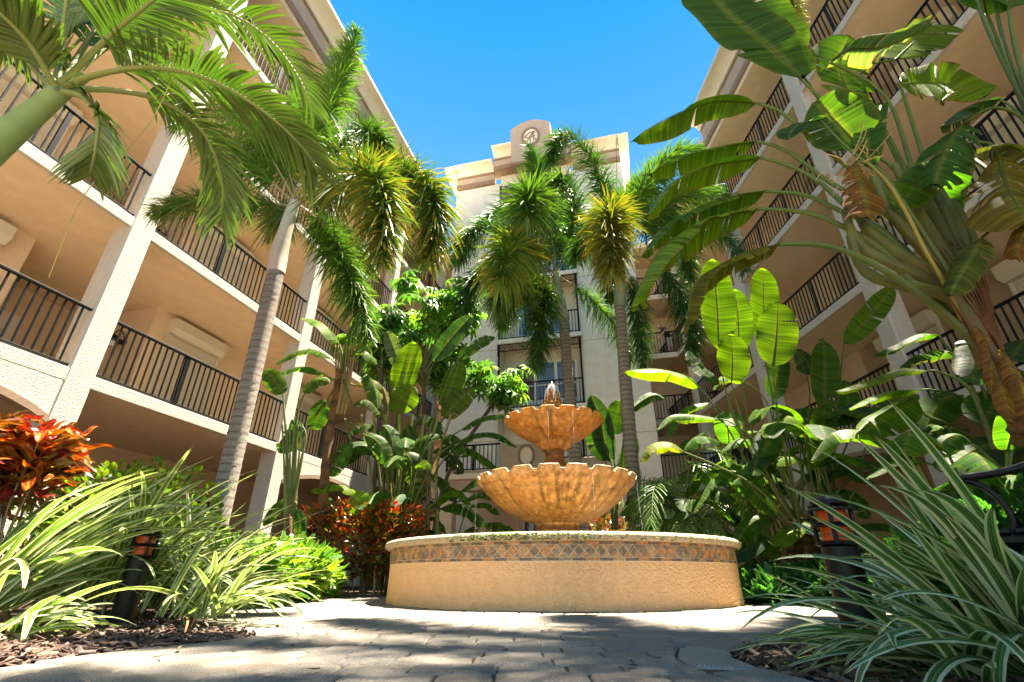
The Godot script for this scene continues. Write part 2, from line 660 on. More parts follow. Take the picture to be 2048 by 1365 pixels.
func wing(root: Node3D, sg: float, cols: Array, s0: float, s1: float, cornice_to: float, recess: Array, shutters: Array, arches: Array, fine: Array) -> void:
	for c in cols:
		part_box("column", M.cream, Vector3(sg * c, 0, -0.42), Vector3(sg * (c + 0.42), 14.99, 0.0), root, 0.025)
	# back walls, with deeper entry recesses
	var cuts := [s0]
	for r in recess:
		cuts.append_array(r)
	cuts.append(s1)
	for i in range(0, cuts.size(), 2):
		part_box("wall", M.wall, Vector3(sg * cuts[i], 2.99, -2.3), Vector3(sg * cuts[i + 1], 14.99, -2.1), root)
	for r in recess:
		part_box("wall", M.wall, Vector3(sg * (r[0] - 0.2), 2.99, -4.5), Vector3(sg * (r[1] + 0.2), 14.99, -4.3), root)
		part_box("wall", M.wall, Vector3(sg * (r[0] - 0.2), 2.99, -4.29), Vector3(sg * (r[0] - 0.002), 14.99, -2.31), root)
		part_box("wall", M.wall, Vector3(sg * (r[1] + 0.002), 2.99, -4.29), Vector3(sg * (r[1] + 0.2), 14.99, -2.31), root)
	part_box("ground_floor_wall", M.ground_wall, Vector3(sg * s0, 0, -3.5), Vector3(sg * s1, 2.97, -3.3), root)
	for y in LEVELS:
		part_box("floor_slab", M.tan, Vector3(sg * s0, y, -4.6), Vector3(sg * s1, y + 0.19, -0.1), root)
		part_box("slab_edge", M.cream, Vector3(sg * s0, y - 0.012, -0.099), Vector3(sg * s1, y + 0.2, -0.008), root, 0.012)
		for r in recess:   # front doors in the recesses
			var dx: float = (r[0] + r[1]) * 0.5 - 0.3
			var door := part_box("door", M.white, Vector3(sg * (dx - 0.5), y + 0.192, -4.299), Vector3(sg * (dx + 0.5), y + 2.35, -4.23), root, 0.01)
			part_box("pane", M.glass_dark, Vector3(sg * (dx - 0.32), y + 0.9, -4.232), Vector3(sg * (dx + 0.1), y + 2.15, -4.215), door)
		for w in shutters:
			roller_shutter(root, minf(sg * w[0], sg * w[1]), maxf(sg * w[0], sg * w[1]), y + 0.2, y + 2.85, -2.098)
	part_box("roof_slab", M.tan, Vector3(sg * s0, 15.0, -10.0), Vector3(sg * s1, 15.2, 0.0), root)
	cornice(root, minf(sg * s0, sg * cornice_to), maxf(sg * s0, sg * cornice_to), 15.202)
	part_box("roof_fascia", M.trim, Vector3(sg * (cornice_to + 0.01), 15.202, -0.3), Vector3(sg * s1, 15.5, 0.06), root, 0.01)
	part_box("roof_fascia", M.crown, Vector3(sg * (cornice_to + 0.01), 15.502, -0.3), Vector3(sg * s1, 15.75, 0.16), root, 0.02)
	for i in cols.size():
		var a: float = cols[i] + 0.42
		var b: float = cols[i + 1] if i + 1 < cols.size() else s1
		if b - a < 0.5:
			continue
		for k in 4:
			railing(root, Vector3(sg * a, LEVELS[k] + 0.2, -0.06), Vector3(sg * b, LEVELS[k] + 0.2, -0.06), [0.34, 0.67], fine.has(i * 10 + k))
	for a in arches:
		arch_panel(root, minf(sg * a[0], sg * a[1]), maxf(sg * a[0], sg * a[1]), 2.966, 2.3, 2.68, M.cream)


func build_left_wing() -> void:
	var a := deg_to_rad(13.8)
	var root := thing("apartment_building", "tan four-storey wing with white columns, shutters and black balcony railings, sunlit side of courtyard", "building")
	root.transform = Transform3D(Basis(Vector3(sin(a), 0, -cos(a)), UPV, Vector3(cos(a), 0, sin(a))), Vector3(-8.57, 0, 0))
	wing(root, 1.0, [-2.6, 2.25, 7.11, 11.99, 16.45, 21.2, 26.0], -3.0, 31.0, 17.6, [[7.0, 9.6], [16.6, 19.2]], [[4.95, 6.5], [10.05, 11.5], [14.2, 15.7]], [[2.67, 7.11], [12.41, 16.45]], [10, 11, 20, 21, 30, 31, 22, 32])
	# louvred vent in the ground floor wall
	var mb := MB.new()
	for i in 9:
		mb.box(Transform3D(Basis(Vector3.RIGHT, 0.6), Vector3(10.9, 1.3 + i * 0.09, -3.25)), Vector3(0.75, 0.1, 0.012), Color.WHITE)
	var v := part_box("louvre_frame", M.shutter, Vector3(10.45, 1.18, -3.299), Vector3(11.35, 2.14, -3.27), root, 0.008)
	kind(obj("slat", mb, M.shutter, v), "stuff")


func build_right_wing() -> void:
	var a := deg_to_rad(-2.7)
	var root := thing("apartment_building", "tan four-storey wing in shade behind the big fan-shaped banana-like plant", "building")
	root.transform = Transform3D(Basis(Vector3(-sin(a), 0, cos(a)), UPV, Vector3(-cos(a), 0, sin(a))), Vector3(8.17, 0, 0))
	wing(root, -1.0, [-0.9, 3.9, 8.7, 13.4, 18.1], -3.0, 22.0, 13.6, [[12.3, 14.2], [3.2, 5.6]], [[9.9, 11.4], [6.6, 8.1]], [[9.12, 13.4]], [20, 21, 22, 12, 11, 10, 31, 32])


func oval_ring(mb: MB, at: Vector3, ax: float, ay: float, width: float, depth: float) -> void:
	var o := PackedVector2Array()
	var inn := PackedVector2Array()
	for i in 33:
		var t := TAU * i / 32.0
		o.append(Vector2(ax * cos(t), ay * sin(t)))
		inn.append(Vector2((ax - width) * cos(t), (ay - width) * sin(t)))
	for i in 32:
		mb.slab(PackedVector2Array([o[i], o[i + 1], inn[i + 1], inn[i]]), Transform3D(Basis(), at), depth, Color.WHITE)


func scroll(mb: MB, c: Vector3, r: float, dir: float) -> void:
	var p := PackedVector3Array()
	for i in 15:
		var t := i / 14.0
		var q := r * (1.0 - 0.72 * t)
		var an := PI * 0.9 + dir * t * TAU * 1.15
		p.append(c + Vector3(cos(an) * q, sin(an) * q, 0))
	mb.tube(p, [0.011], 4, Color.WHITE, false)


func build_tower() -> void:
	var a := deg_to_rad(14.0)
	var root := thing("tower_building", "pale tower block at the courtyard end with arched crest and stacked iron balconies", "building")
	root.transform = Transform3D(Basis(Vector3(cos(a), 0, sin(a)), UPV, Vector3(-sin(a), 0, cos(a))), Vector3(17.46 * sin(a), 0, -17.46 * cos(a)))
	var L := -7.26
	var R := 0.94
	var b0 := -4.95
	var b1 := -1.5
	part_box("wall", M.tower, Vector3(L, 0, -7.0), Vector3(b0, 17.93, -0.06), root, 0.01)
	part_box("wall", M.tower, Vector3(b1, 0, -7.0), Vector3(R, 17.93, -0.06), root, 0.01)
	part_box("wall", M.tower, Vector3(b0 + 0.002, 0, -1.3), Vector3(b1 - 0.002, 18.6, -1.0), root)
	part_box("lintel", M.tower, Vector3(b0 + 0.002, 17.62, -0.99), Vector3(b1 - 0.002, 18.44, -0.1), root)
	part_box("roof_slab", M.tan, Vector3(L + 0.1, 17.94, -7.0), Vector3(R - 0.1, 18.1, -1.4), root)
	# expansion joints in the plaster
	for y in [4.9, 8.75, 11.8, 14.9]:
		part_box("plaster_joint", M.band, Vector3(L + 0.01, y, -0.062), Vector3(b0 - 0.01, y + 0.025, -0.054), root)
		part_box("plaster_joint", M.band, Vector3(b1 + 0.01, y, -0.062), Vector3(R - 0.01, y + 0.025, -0.054), root)
	# stacked balconies
	for k in 4:
		var y: float = [5.92, 8.94, 11.95, 14.96][k]
		part_box("balcony_slab", M.tower, Vector3(b0 - 0.06, y, -0.99), Vector3(b1 + 0.06, y + 0.2, 0.1), root, 0.012)
		part_box("balcony_soffit", M.tan, Vector3(b0 + 0.02, y - 0.02, -0.98), Vector3(b1 - 0.02, y - 0.003, 0.07), root)
		railing(root, Vector3(b0 + 0.05, y + 0.2, 0.05), Vector3(b1 - 0.05, y + 0.2, 0.05), [0.0, 0.34, 0.67, 1.0], k < 2, 1.02)
		var top: float = [8.94, 11.95, 14.96, 17.63][k] - 0.024
		for x in [b0 + 0.05, b1 - 0.05]:
			var post := part_box("iron_post", M.iron, Vector3(x - 0.035, y + 0.201, 0.02), Vector3(x + 0.035, top, 0.085), root, 0.006)
			part_box("bracket", M.iron, Vector3(x - 0.05, top - 0.55, 0.086), Vector3(x + 0.05, top - 0.02, 0.14), post, 0.02)
			if k >= 2:
				var tr := MB.new()
				for q in 6:
					scroll(tr, Vector3(x + (0.16 if x < -3.0 else -0.16), y + 0.5 + q * 0.4, 0.05), 0.13, 1.0 if q % 2 else -1.0)
				lbox(tr, Vector3(x + (0.29 if x < -3.0 else -0.32), y + 0.21, 0.03), Vector3(x + (0.32 if x < -3.0 else -0.29), top, 0.07))
				obj("scroll_trellis", tr, M.iron, post)
		var fr := MB.new()
		lbox(fr, Vector3(b0 + 0.09, top - 0.03, 0.035), Vector3(b1 - 0.09, top - 0.001, 0.07))
		lbox(fr, Vector3(b0 + 0.09, top - 0.33, 0.035), Vector3(b1 - 0.09, top - 0.3, 0.07))
		var x := b0 + 0.25
		var flip := 1.0
		while x < b1 - 0.2:
			scroll(fr, Vector3(x, top - 0.165, 0.05), 0.125, flip)
			flip = -flip
			x += 0.24
		obj("scroll_frieze", fr, M.iron, root)
		if k == 1:
			window_unit(root, b0 + 0.62, b0 + 1.5, y + 0.75, y + 2.45, -0.995, 1, M.glass_blue, y + 1.6)
			window_unit(root, b1 - 1.5, b1 - 0.62, y + 0.75, y + 2.45, -0.995, 1, M.glass_blue, y + 1.6)
		else:
			window_unit(root, b0 + 0.5, b1 - 0.35, y + 0.75, y + 2.5, -0.995, 3, M.glass_dark, y + 1.45)
	# frieze, cornice and crest
	for q in [[L, -5.27, 0.0, 0.0], [-1.33, R, 0.0, 0.0], [-5.2, -1.34, 0.34, 0.5]]:
		var n0: int = root.get_child_count()
		var s0: float = q[0]
		var s1: float = q[1]
		cornice(root, s0, s1, 17.95 + q[3], q[2], 0.4)
	for ends in [[L - 0.5, L], [R, R + 0.45]]:
		var mb := MB.new()
		extrude(mb, PackedVector2Array([Vector2(-6.9, 18.74), Vector2(0.1, 18.74), Vector2(0.55, 18.99), Vector2(0.55, 19.1), Vector2(-6.9, 19.1)]), ends[0], ends[1])
		obj("crown_moulding", mb, M.crown, root)
	var o := PackedVector2Array([Vector2(-4.18, 18.1), Vector2(-2.21, 18.1)])
	for i in 13:
		var f := i / 12.0
		o.append(Vector2(lerpf(-2.21, -4.18, f), 20.38 + 0.4 * sin(PI * f)))
	var cb := MB.new()
	cb.slab(o, Transform3D(Basis(), Vector3(0, 0, 0.45)), 0.5, Color.WHITE)
	var crest := obj("crest", cb, M.band, root)
	part_box("crest_base", M.trim, Vector3(-4.22, 17.94, 0.4), Vector3(-2.17, 18.098, 1.0), crest, 0.02)
	var ring := MB.new()
	oval_ring(ring, Vector3(-3.18, 19.6, 0.95), 0.47, 0.64, 0.12, 0.05)
	obj("oval_ring", ring, M.trim, crest)
	var face := MB.new()
	var fo := PackedVector2Array()
	for i in 32:
		fo.append(Vector2(-3.18 + 0.36 * cos(TAU * i / 32.0), 19.6 + 0.53 * sin(TAU * i / 32.0)))
	face.slab(fo, Transform3D(Basis(), Vector3(0, 0, 0.93)), 0.03, Color.WHITE)
	obj("oval_face", face, M.tower, crest)
	var let := MB.new()   # the script capital A
	var c0 := Vector3(-3.18, 19.58, 0.972)
	for st in [[[-0.29, -0.2], [-0.22, -0.25], [-0.12, -0.18], [0.0, 0.05], [0.1, 0.26], [0.15, 0.31]], [[0.15, 0.31], [0.14, 0.1], [0.14, -0.12], [0.18, -0.22], [0.26, -0.2]], [[-0.22, 0.14], [-0.28, 0.06], [-0.2, -0.02], [0.0, 0.0], [0.22, 0.03]], [[-0.22, 0.14], [-0.1, 0.24], [0.05, 0.3], [0.15, 0.31], [0.24, 0.3]]]:
		var p := []
		for q in st:
			p.append(c0 + Vector3(q[0], q[1], 0))
		let.tube(path_of(p, 14), [0.03], 6, Color.WHITE)
	obj("letter", let, M.trim, crest)
	# walkways that join the tower to the shaded wing
	for k in 5:
		var y: float = [2.98, 5.95, 8.96, 11.97, 15.0][k]
		var t1: float = -0.9 if k == 0 else -3.0
		part_box("walkway_slab", M.tan, Vector3(R + 0.01, y, -5.0), Vector3(6.2, y + 0.19, t1 - 0.05), root)
		part_box("walkway_edge", M.cream, Vector3(R + 0.01, y - 0.03, t1 - 0.049), Vector3(6.2, y + 0.22, t1), root, 0.012)
		if k < 4:
			railing(root, Vector3(R + 0.05, y + 0.22, t1 - 0.05), Vector3(6.0, y + 0.22, t1 - 0.05), [0.0, 0.2, 0.4, 0.6, 0.8], k == 2)
	part_box("walkway_wall", M.wall, Vector3(R + 0.01, 0, -5.2), Vector3(6.2, 15.0, -5.01), root)
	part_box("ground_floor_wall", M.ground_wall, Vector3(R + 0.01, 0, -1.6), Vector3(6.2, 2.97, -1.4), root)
	# porch with a stepped parapet and an oval
	part_box("porch_slab", M.crown, Vector3(-5.75, 2.93, -0.05), Vector3(-0.45, 3.1, 3.25), root, 0.015)
	part_box("porch_beam", M.band, Vector3(-5.7, 2.6, 2.85), Vector3(-0.5, 2.928, 3.15), root, 0.01)
	part_box("porch_parapet", M.band, Vector3(-3.95, 3.102, 2.95), Vector3(-2.3, 3.92, 3.15), root, 0.01)
	part_box("porch_parapet", M.band, Vector3(-5.7, 3.102, 2.95), Vector3(-3.952, 3.2, 3.15), root, 0.01)
	part_box("porch_parapet", M.band, Vector3(-2.298, 3.102, 2.95), Vector3(-0.5, 3.42, 3.15), root, 0.01)
	railing(root, Vector3(-5.7, 3.2, 3.05), Vector3(-3.97, 3.2, 3.05), [0.0, 0.5], false, 0.8)
	railing(root, Vector3(-2.28, 3.42, 3.05), Vector3(-0.5, 3.42, 3.05), [0.5], false, 0.6)
	var r2 := MB.new()
	oval_ring(r2, Vector3(-3.12, 3.56, 3.15), 0.27, 0.34, 0.08, 0.03)
	obj("oval_ring", r2, M.trim, root)
	var f2 := MB.new()
	var fo2 := PackedVector2Array()
	for i in 28:
		fo2.append(Vector2(-3.12 + 0.2 * cos(TAU * i / 28.0), 3.56 + 0.27 * sin(TAU * i / 28.0)))
	f2.slab(fo2, Transform3D(Basis(), Vector3(0, 0, 3.14)), 0.02, Color.WHITE)
	obj("oval_face", f2, M.tower, root)
	for x in [-5.6, -0.6]:
		part_box("porch_pillar", M.wall, Vector3(x - 0.2, 0, 2.8), Vector3(x + 0.2, 2.6, 3.2), root, 0.02)
	part_box("porch_wall", M.wall, Vector3(b0 - 0.1, 0, -0.3), Vector3(b1 + 0.1, 2.9, -0.03), root)
	for x in [-3.95, -3.15]:
		var d := part_box("door", M.white, Vector3(x, 0.02, -0.028), Vector3(x + 0.78, 2.3, 0.03), root, 0.01)
		part_box("pane", M.glass_dark, Vector3(x + 0.07, 0.15, 0.028), Vector3(x + 0.71, 2.2, 0.045), d)


func lantern(at: Vector3, out: Vector3, label: String, size := 1.0) -> void:
	var o := thing("wall_lantern", label, "wall lamp", at, "black wall lanterns on the balconies")
	o.basis = Basis(out.cross(UPV) * -1.0, UPV, out).orthonormalized()
	var pl := MB.new()
	pl.lathe(Vector3.ZERO, [Vector2(0.0, 0.0), Vector2(0.055, 0.0), Vector2(0.05, 0.02), Vector2(0.0, 0.025)], 12, Color.WHITE)
	for i in pl.v.size():
		pl.v[i] = Vector3(pl.v[i].x, -pl.v[i].z, pl.v[i].y) * size
		pl.n[i] = Vector3(pl.n[i].x, -pl.n[i].z, pl.n[i].y)
	obj("wall_plate", pl, M.black, o)
	var arm := MB.new()
	arm.tube(path_of([Vector3(0, 0, 0.01) * size, Vector3(0, 0.14, 0.05) * size, Vector3(0, 0.2, 0.14) * size, Vector3(0, 0.12, 0.2) * size, Vector3(0, 0.06, 0.2) * size], 14), [0.011 * size], 6, Color.WHITE)
	obj("arm", arm, M.black, o)
	var c := MB.new()
	c.lathe(Vector3(0, 0, 0.2) * size, [Vector2(0.16, -0.05) * size, Vector2(0.165, -0.035) * size, Vector2(0.08, 0.0) * size, Vector2(0.055, 0.05) * size, Vector2(0.02, 0.07) * size, Vector2(0.0, 0.075) * size], 18, Color.WHITE)
	c.lathe(Vector3(0, 0, 0.2) * size, [Vector2(0.0, -0.045) * size, Vector2(0.16, -0.05) * size], 18, Color.WHITE)
	obj("lamp_shade", c, M.black, o)
	var g := MB.new()
	g.lathe(Vector3(0, 0, 0.2) * size, [Vector2(0.0, -0.17) * size, Vector2(0.04, -0.16) * size, Vector2(0.058, -0.12) * size, Vector2(0.055, -0.052) * size], 14, Color.WHITE)
	obj("glass_jar", g, M.lamp_glass, o)


func build_lamps() -> void:
	var aL := deg_to_rad(13.8)
	var dl := Vector3(sin(aL), 0, -cos(aL))
	var nl := Vector3(cos(aL), 0, sin(aL))
	var ol := Vector3(-8.57, 0, 0)
	lantern(ol + dl * 9.59 + nl * -2.7 + UPV * 5.08, -dl, "black wall lantern seen through the first-floor railing beside the sunlit column", 1.25)
	lantern(ol + dl * 9.59 + nl * -2.7 + UPV * 8.08, -dl, "black wall lantern above the second-floor railing right of the sunlit column", 1.25)
	lantern(ol + dl * 13.4 + nl * -3.29 + UPV * 2.05, nl, "black wall lantern on the dark ground-floor wall behind the foxtail palm trunk", 1.2)
	var aR := deg_to_rad(-2.7)
	var dr := Vector3(sin(aR), 0, -cos(aR))
	var nr := Vector3(-cos(aR), 0, sin(aR))
	var orr := Vector3(8.17, 0, 0)
	lantern(orr + dr * 7.55 + nr * -2.09 + UPV * 4.9, nr, "black wall lantern behind the lowest shaded railing, right of the thick plant stalks", 1.3)
	lantern(orr + dr * 8.6 + nr * -2.09 + UPV * 7.95, nr, "black wall lantern behind the higher shaded railing beside the fan of stalks", 1.3)
	lantern(Vector3(3.62, 1.95, -15.3), Vector3(-0.24, 0, 0.97), "black wall lantern low on the tan wall left of the pale palm trunk behind fountain", 1.2)
	lantern(Vector3(-0.75, 1.45, -16.6), Vector3(-0.24, 0, 0.97), "small black wall lantern left of the glass doors under the porch", 1.2)


# ---------------------------------------------------------------- ground
var paving := PackedVector2Array()     # outline in (x, metres ahead)


func in_paving(x: float, z: float) -> bool:
	return Geometry2D.is_point_in_polygon(Vector2(x, z), paving)


func build_ground() -> void:
	var flat := Transform3D(Basis(Vector3(1, 0, 0), Vector3(0, 0, -1), Vector3(0, 1, 0)), Vector3.ZERO)
	var g := MB.new()
	g.slab(PackedVector2Array([Vector2(-150, -150), Vector2(150, -150), Vector2(150, 150), Vector2(-150, 150)]), flat.translated(Vector3(0, -0.35, 0)), 0.3, Color.WHITE)
	kind(obj("ground", g, M.soil), "structure", "dark soil of the planting beds round the courtyard")
	var pts := []
	for p in [[-1.75, -2.5], [-1.70, 0.6], [-1.66, 1.5], [-1.58, 1.9], [-1.42, 2.3], [-1.26, 2.52], [-1.22, 2.68], [-1.40, 2.98], [-1.9, 3.4], [-2.5, 4.1], [-2.95, 5.0], [-3.2, 6.2], [-3.15, 7.4], [-2.7, 8.7], [-1.8, 9.8], [-0.6, 10.4], [0.6, 10.55], [2.0, 10.3], [3.2, 9.4], [3.9, 8.2], [4.1, 7.0], [4.0, 5.8], [3.6, 4.7], [2.9, 3.8], [2.0, 3.1], [1.35, 2.68], [0.95, 2.36], [0.80, 2.08], [0.76, 1.85], [0.80, 1.62], [1.0, 1.3], [1.5, 0.9], [1.7, 0.0], [1.75, -2.5]]:
		pts.append(Vector3(p[0], 0, p[1]))
	for p in path_of(pts, 150):
		paving.append(Vector2(p.x, p.z))
	var base := MB.new()
	base.slab(paving, flat.translated(Vector3(0, -0.06, 0)), 0.05, Color.WHITE)
	var floor_part := obj("pavement", base, M.joint)
	kind(floor_part, "structure", "sandy stone paving with tight joints round the fountain")
	var drive := MB.new()
	drive.slab(PackedVector2Array([Vector2(-14, -40), Vector2(14, -40), Vector2(14, -2.52), Vector2(-14, -2.52)]), flat.translated(Vector3(0, -0.06, 0)), 0.058, Color.WHITE)
	kind(obj("forecourt_pavement", drive, M.concrete), "structure", "pale paved forecourt that the path leads back to")
	# pavers: a border course, then running rows
	var inner: PackedVector2Array = Geometry2D.offset_polygon(paving, -0.2)[0]
	var cells := []
	var r := RandomNumberGenerator.new()
	r.seed = 4
	var n := paving.size()
	var step := 0.0
	var border := PackedVector2Array()
	for k in n:
		var a := paving[k]
		var b := paving[(k + 1) % n]
		step += a.distance_to(b)
		border.append(a)
		if step > 0.25 or k == n - 1:
			border.append(b)
			var q: PackedVector2Array = border.duplicate()
			for m in range(border.size() - 1, -1, -1):
				var t := (paving[(k + 1) % n] - border[0]).normalized()
				var nn := Vector2(-t.y, t.x)
				if not Geometry2D.is_point_in_polygon(border[m] + nn * 0.05, paving):
					nn = -nn
				q.append(border[m] + nn * 0.195)
			for piece in Geometry2D.offset_polygon(q, -0.004):
				if piece.size() > 2:
					cells.append(piece)
			border = PackedVector2Array()
			step = 0.0
	var row := 0
	var z := -2.4
	while z < 10.6:
		var x := -3.6 + r.randf_range(0, 0.2)
		while x < 4.3:
			var w: float = [0.17, 0.22, 0.27][r.randi() % 3]
			var c := PackedVector2Array()
			var u := 0.003
			var cut := 0.014
			for q in [[u + cut, u], [w - u - cut, u], [w - u, u + cut], [w - u, 0.152 - u - cut], [w - u - cut, 0.152 - u], [u + cut, 0.152 - u], [u, 0.152 - u - cut], [u, u + cut]]:
				c.append(Vector2(x + q[0] + r.randf_range(-0.003, 0.003), z + q[1] + r.randf_range(-0.003, 0.003)))
			var mid := Vector2(x + w / 2, z + 0.076)
			if mid.distance_to(Vector2(PLAZA.x, -PLAZA.z)) > 1.85:
				if Geometry2D.is_point_in_polygon(mid, inner) or Geometry2D.is_point_in_polygon(c[0], inner) or Geometry2D.is_point_in_polygon(c[2], inner) or Geometry2D.is_point_in_polygon(c[4], inner) or Geometry2D.is_point_in_polygon(c[6], inner):
					for piece in Geometry2D.intersect_polygons(c, inner):
						cells.append(piece)
			x += w
		z += 0.152
		row += 1
	var order := []
	for c in cells:
		var mid := Vector2.ZERO
		for p in c:
			mid += p / c.size()
		var ahead: float = mid.y
		order.append([mid.length() if ahead > 1.2 and absf(mid.x) < ahead * 1.1 else 100.0 + mid.length(), c, mid])
	order.sort_custom(func(a, b): return a[0] < b[0])
	var rest := []
	for m in M.pavers:
		rest.append(MB.new())
	for k in order.size():
		var c: PackedVector2Array = order[k][1]
		var mid: Vector2 = order[k][2]
		if c.size() < 3:
			continue
		var which: int = r.randi() % M.pavers.size()
		var mb: MB = MB.new() if k < 300 else rest[which]
		var tilt := Basis(Vector3.RIGHT, r.randf_range(-0.009, 0.009)) * Basis(Vector3.FORWARD, r.randf_range(-0.009, 0.009))
		var drop := r.randf_range(-0.004, 0.002)
		paver(mb, c, mid, tilt, drop)
		if k < 300:
			obj("paver", mb, M.pavers[which], floor_part)
	for k in rest.size():
		kind(obj("paver", rest[k], M.pavers[k], floor_part), "stuff")
	# bark chips in the beds
	var chip := MB.new()
	chip.box(Transform3D(Basis(), Vector3.ZERO), Vector3(0.042, 0.006, 0.015), Color.WHITE, 0.003)
	var where := []
	var tints := []
	var tries := 0
	while where.size() < 24000 and tries < 120000:
		tries += 1
		var px := 0.0
		var pz := 0.0
		var pick := r.randf()
		if pick < 0.42:
			px = r.randf_range(-3.6, -1.15)
			pz = r.randf_range(1.3, 4.6)
		elif pick < 0.72:
			px = r.randf_range(0.7, 3.2)
			pz = r.randf_range(0.9, 3.9)
		elif pick < 0.86:
			px = r.randf_range(-4.5, -1.5)
			pz = r.randf_range(6.5, 10.6)
		else:
			px = r.randf_range(3.0, 6.0)
			pz = r.randf_range(4.5, 9.5)
		if in_paving(px, pz) and not (in_paving(px, pz) and r.randf() < 0.0):
			continue
		var s := r.randf_range(0.5, 1.7)
		var b := Basis(Vector3.UP, r.randf() * TAU) * Basis(Vector3.RIGHT, r.randf_range(-0.7, 0.7)) * Basis(Vector3.BACK, r.randf_range(-0.5, 0.5))
		where.append(Transform3D(b.scaled(Vector3(s, r.randf_range(0.8, 1.6), s * r.randf_range(0.5, 1.2))), Vector3(px, -0.045 + r.randf_range(0.0, 0.05), -pz)))
		var t: Color = [Color(0.07, 0.035, 0.022), Color(0.11, 0.06, 0.038), Color(0.045, 0.027, 0.02), Color(0.18, 0.115, 0.08), Color(0.14, 0.10, 0.085)][r.randi() % 5]
		tints.append(t)
	kind(many("bark_mulch", chip.mesh(M.bark), where, tints), "stuff", "loose brown bark chips covering the planting beds")

	# dry leaf scraps blown on to the paving
	var scraps := MB.new()
	for k in 60:
		var q := Vector2(r.randf_range(-1.3, 3.2), r.randf_range(1.7, 5.5))
		if not in_paving(q.x, q.y) or q.distance_to(Vector2(PLAZA.x, -PLAZA.z)) < 2.1:
			continue
		var len := r.randf_range(0.02, 0.07)
		var turn := Transform3D(Basis(UPV, r.randf() * TAU), Vector3(q.x, 0.002, -q.y))
		var tone := Color(0.12, 0.07, 0.03).lerp(Color(0.24, 0.16, 0.07), r.randf())
		var rows := []
		for i in 5:
			var t := i / 4.0
			var w: float = len * 0.16 * [0.15, 0.9, 1.0, 0.7, 0.05][i]
			rows.append(PackedVector3Array([turn * Vector3(w, 0.006 + 0.008 * t * t, -len * t), turn * Vector3(0, 0.003 + 0.012 * t * t, -len * t), turn * Vector3(-w, 0.007 + 0.006 * t, -len * t)]))
		scraps.grid(rows, [tone])
	kind(obj("leaf_litter", scraps, M.bark), "stuff", "small dry brown leaf scraps scattered on the sandy paving")


func paver(mb: MB, c: PackedVector2Array, mid: Vector2, tilt: Basis, drop: float) -> void:
	var poly := c
	if Geometry2D.is_polygon_clockwise(poly):
		poly = poly.duplicate()
		poly.reverse()
	var b := mb.v.size()
	var n := poly.size()
	var at := Vector3(mid.x, 0, -mid.y)
	var levels := [[1.0, -0.045], [1.0, -0.012], [0.975, -0.003], [0.94, 0.0]]
	for k in 4:
		for p in poly:
			var d: Vector2 = (p - mid)
			var s: float = 1.0 - (1.0 - levels[k][0]) * 0.2 / maxf(d.length(), 0.05)
			var q := at + tilt * Vector3(d.x * s, levels[k][1], -d.y * s) + Vector3(0, drop, 0)
			var out := Vector3(d.x, 0, -d.y).normalized()
			mb.put(q, [out, (out + UPV * 0.6).normalized(), (out * 0.5 + UPV).normalized(), UPV][k], Color.WHITE, p)
	for k in 3:
		for j in n:
			var j2 := (j + 1) % n
			var a := b + k * n + j
			var a2 := b + k * n + j2
			mb.ix.append_array([a, a2 + n, a2, a, a + n, a2 + n])
	var tri := Geometry2D.triangulate_polygon(poly)
	for k in range(0, tri.size(), 3):
		var o := b + 3 * n
		var p0 := poly[tri[k]]
		if (poly[tri[k + 1]] - p0).cross(poly[tri[k + 2]] - p0) > 0.0:
			mb.ix.append_array([o + tri[k], o + tri[k + 2], o + tri[k + 1]])
		else:
			mb.ix.append_array([o + tri[k], o + tri[k + 1], o + tri[k + 2]])


# ---------------------------------------------------------------- fountain
func bowl(prof: Array, lobes: int, lift: float, rim_from: int, rim_to: int, colour: Callable) -> MB:
	var mb := MB.new()
	var rows := []
	var cols := []
	var per := 12
	var sides := lobes * per
	for i in prof.size():
		var row := PackedVector3Array()
		var cr := PackedColorArray()
		for k in sides + 1:
			var f := float(k % per) / per
			var up := 1.0 if f > 0.15 and f < 0.85 else 0.0
			up *= 0.92 + 0.08 * sin(PI * f)
			var a := -TAU * k / sides
			var rad: float = prof[i].x
			var y: float = prof[i].y
			if i >= rim_from and i <= rim_to:
				y += lift * up
				rad += lift * 0.35 * up * (1.0 if i < rim_to else 0.4)
			row.append(Vector3(rad * cos(a), y, -rad * sin(a)))
			cr.append((colour as Callable).call(-a, y, i))
		rows.append(row)
		cols.append(cr)
	mb.grid(rows, cols)
	return mb


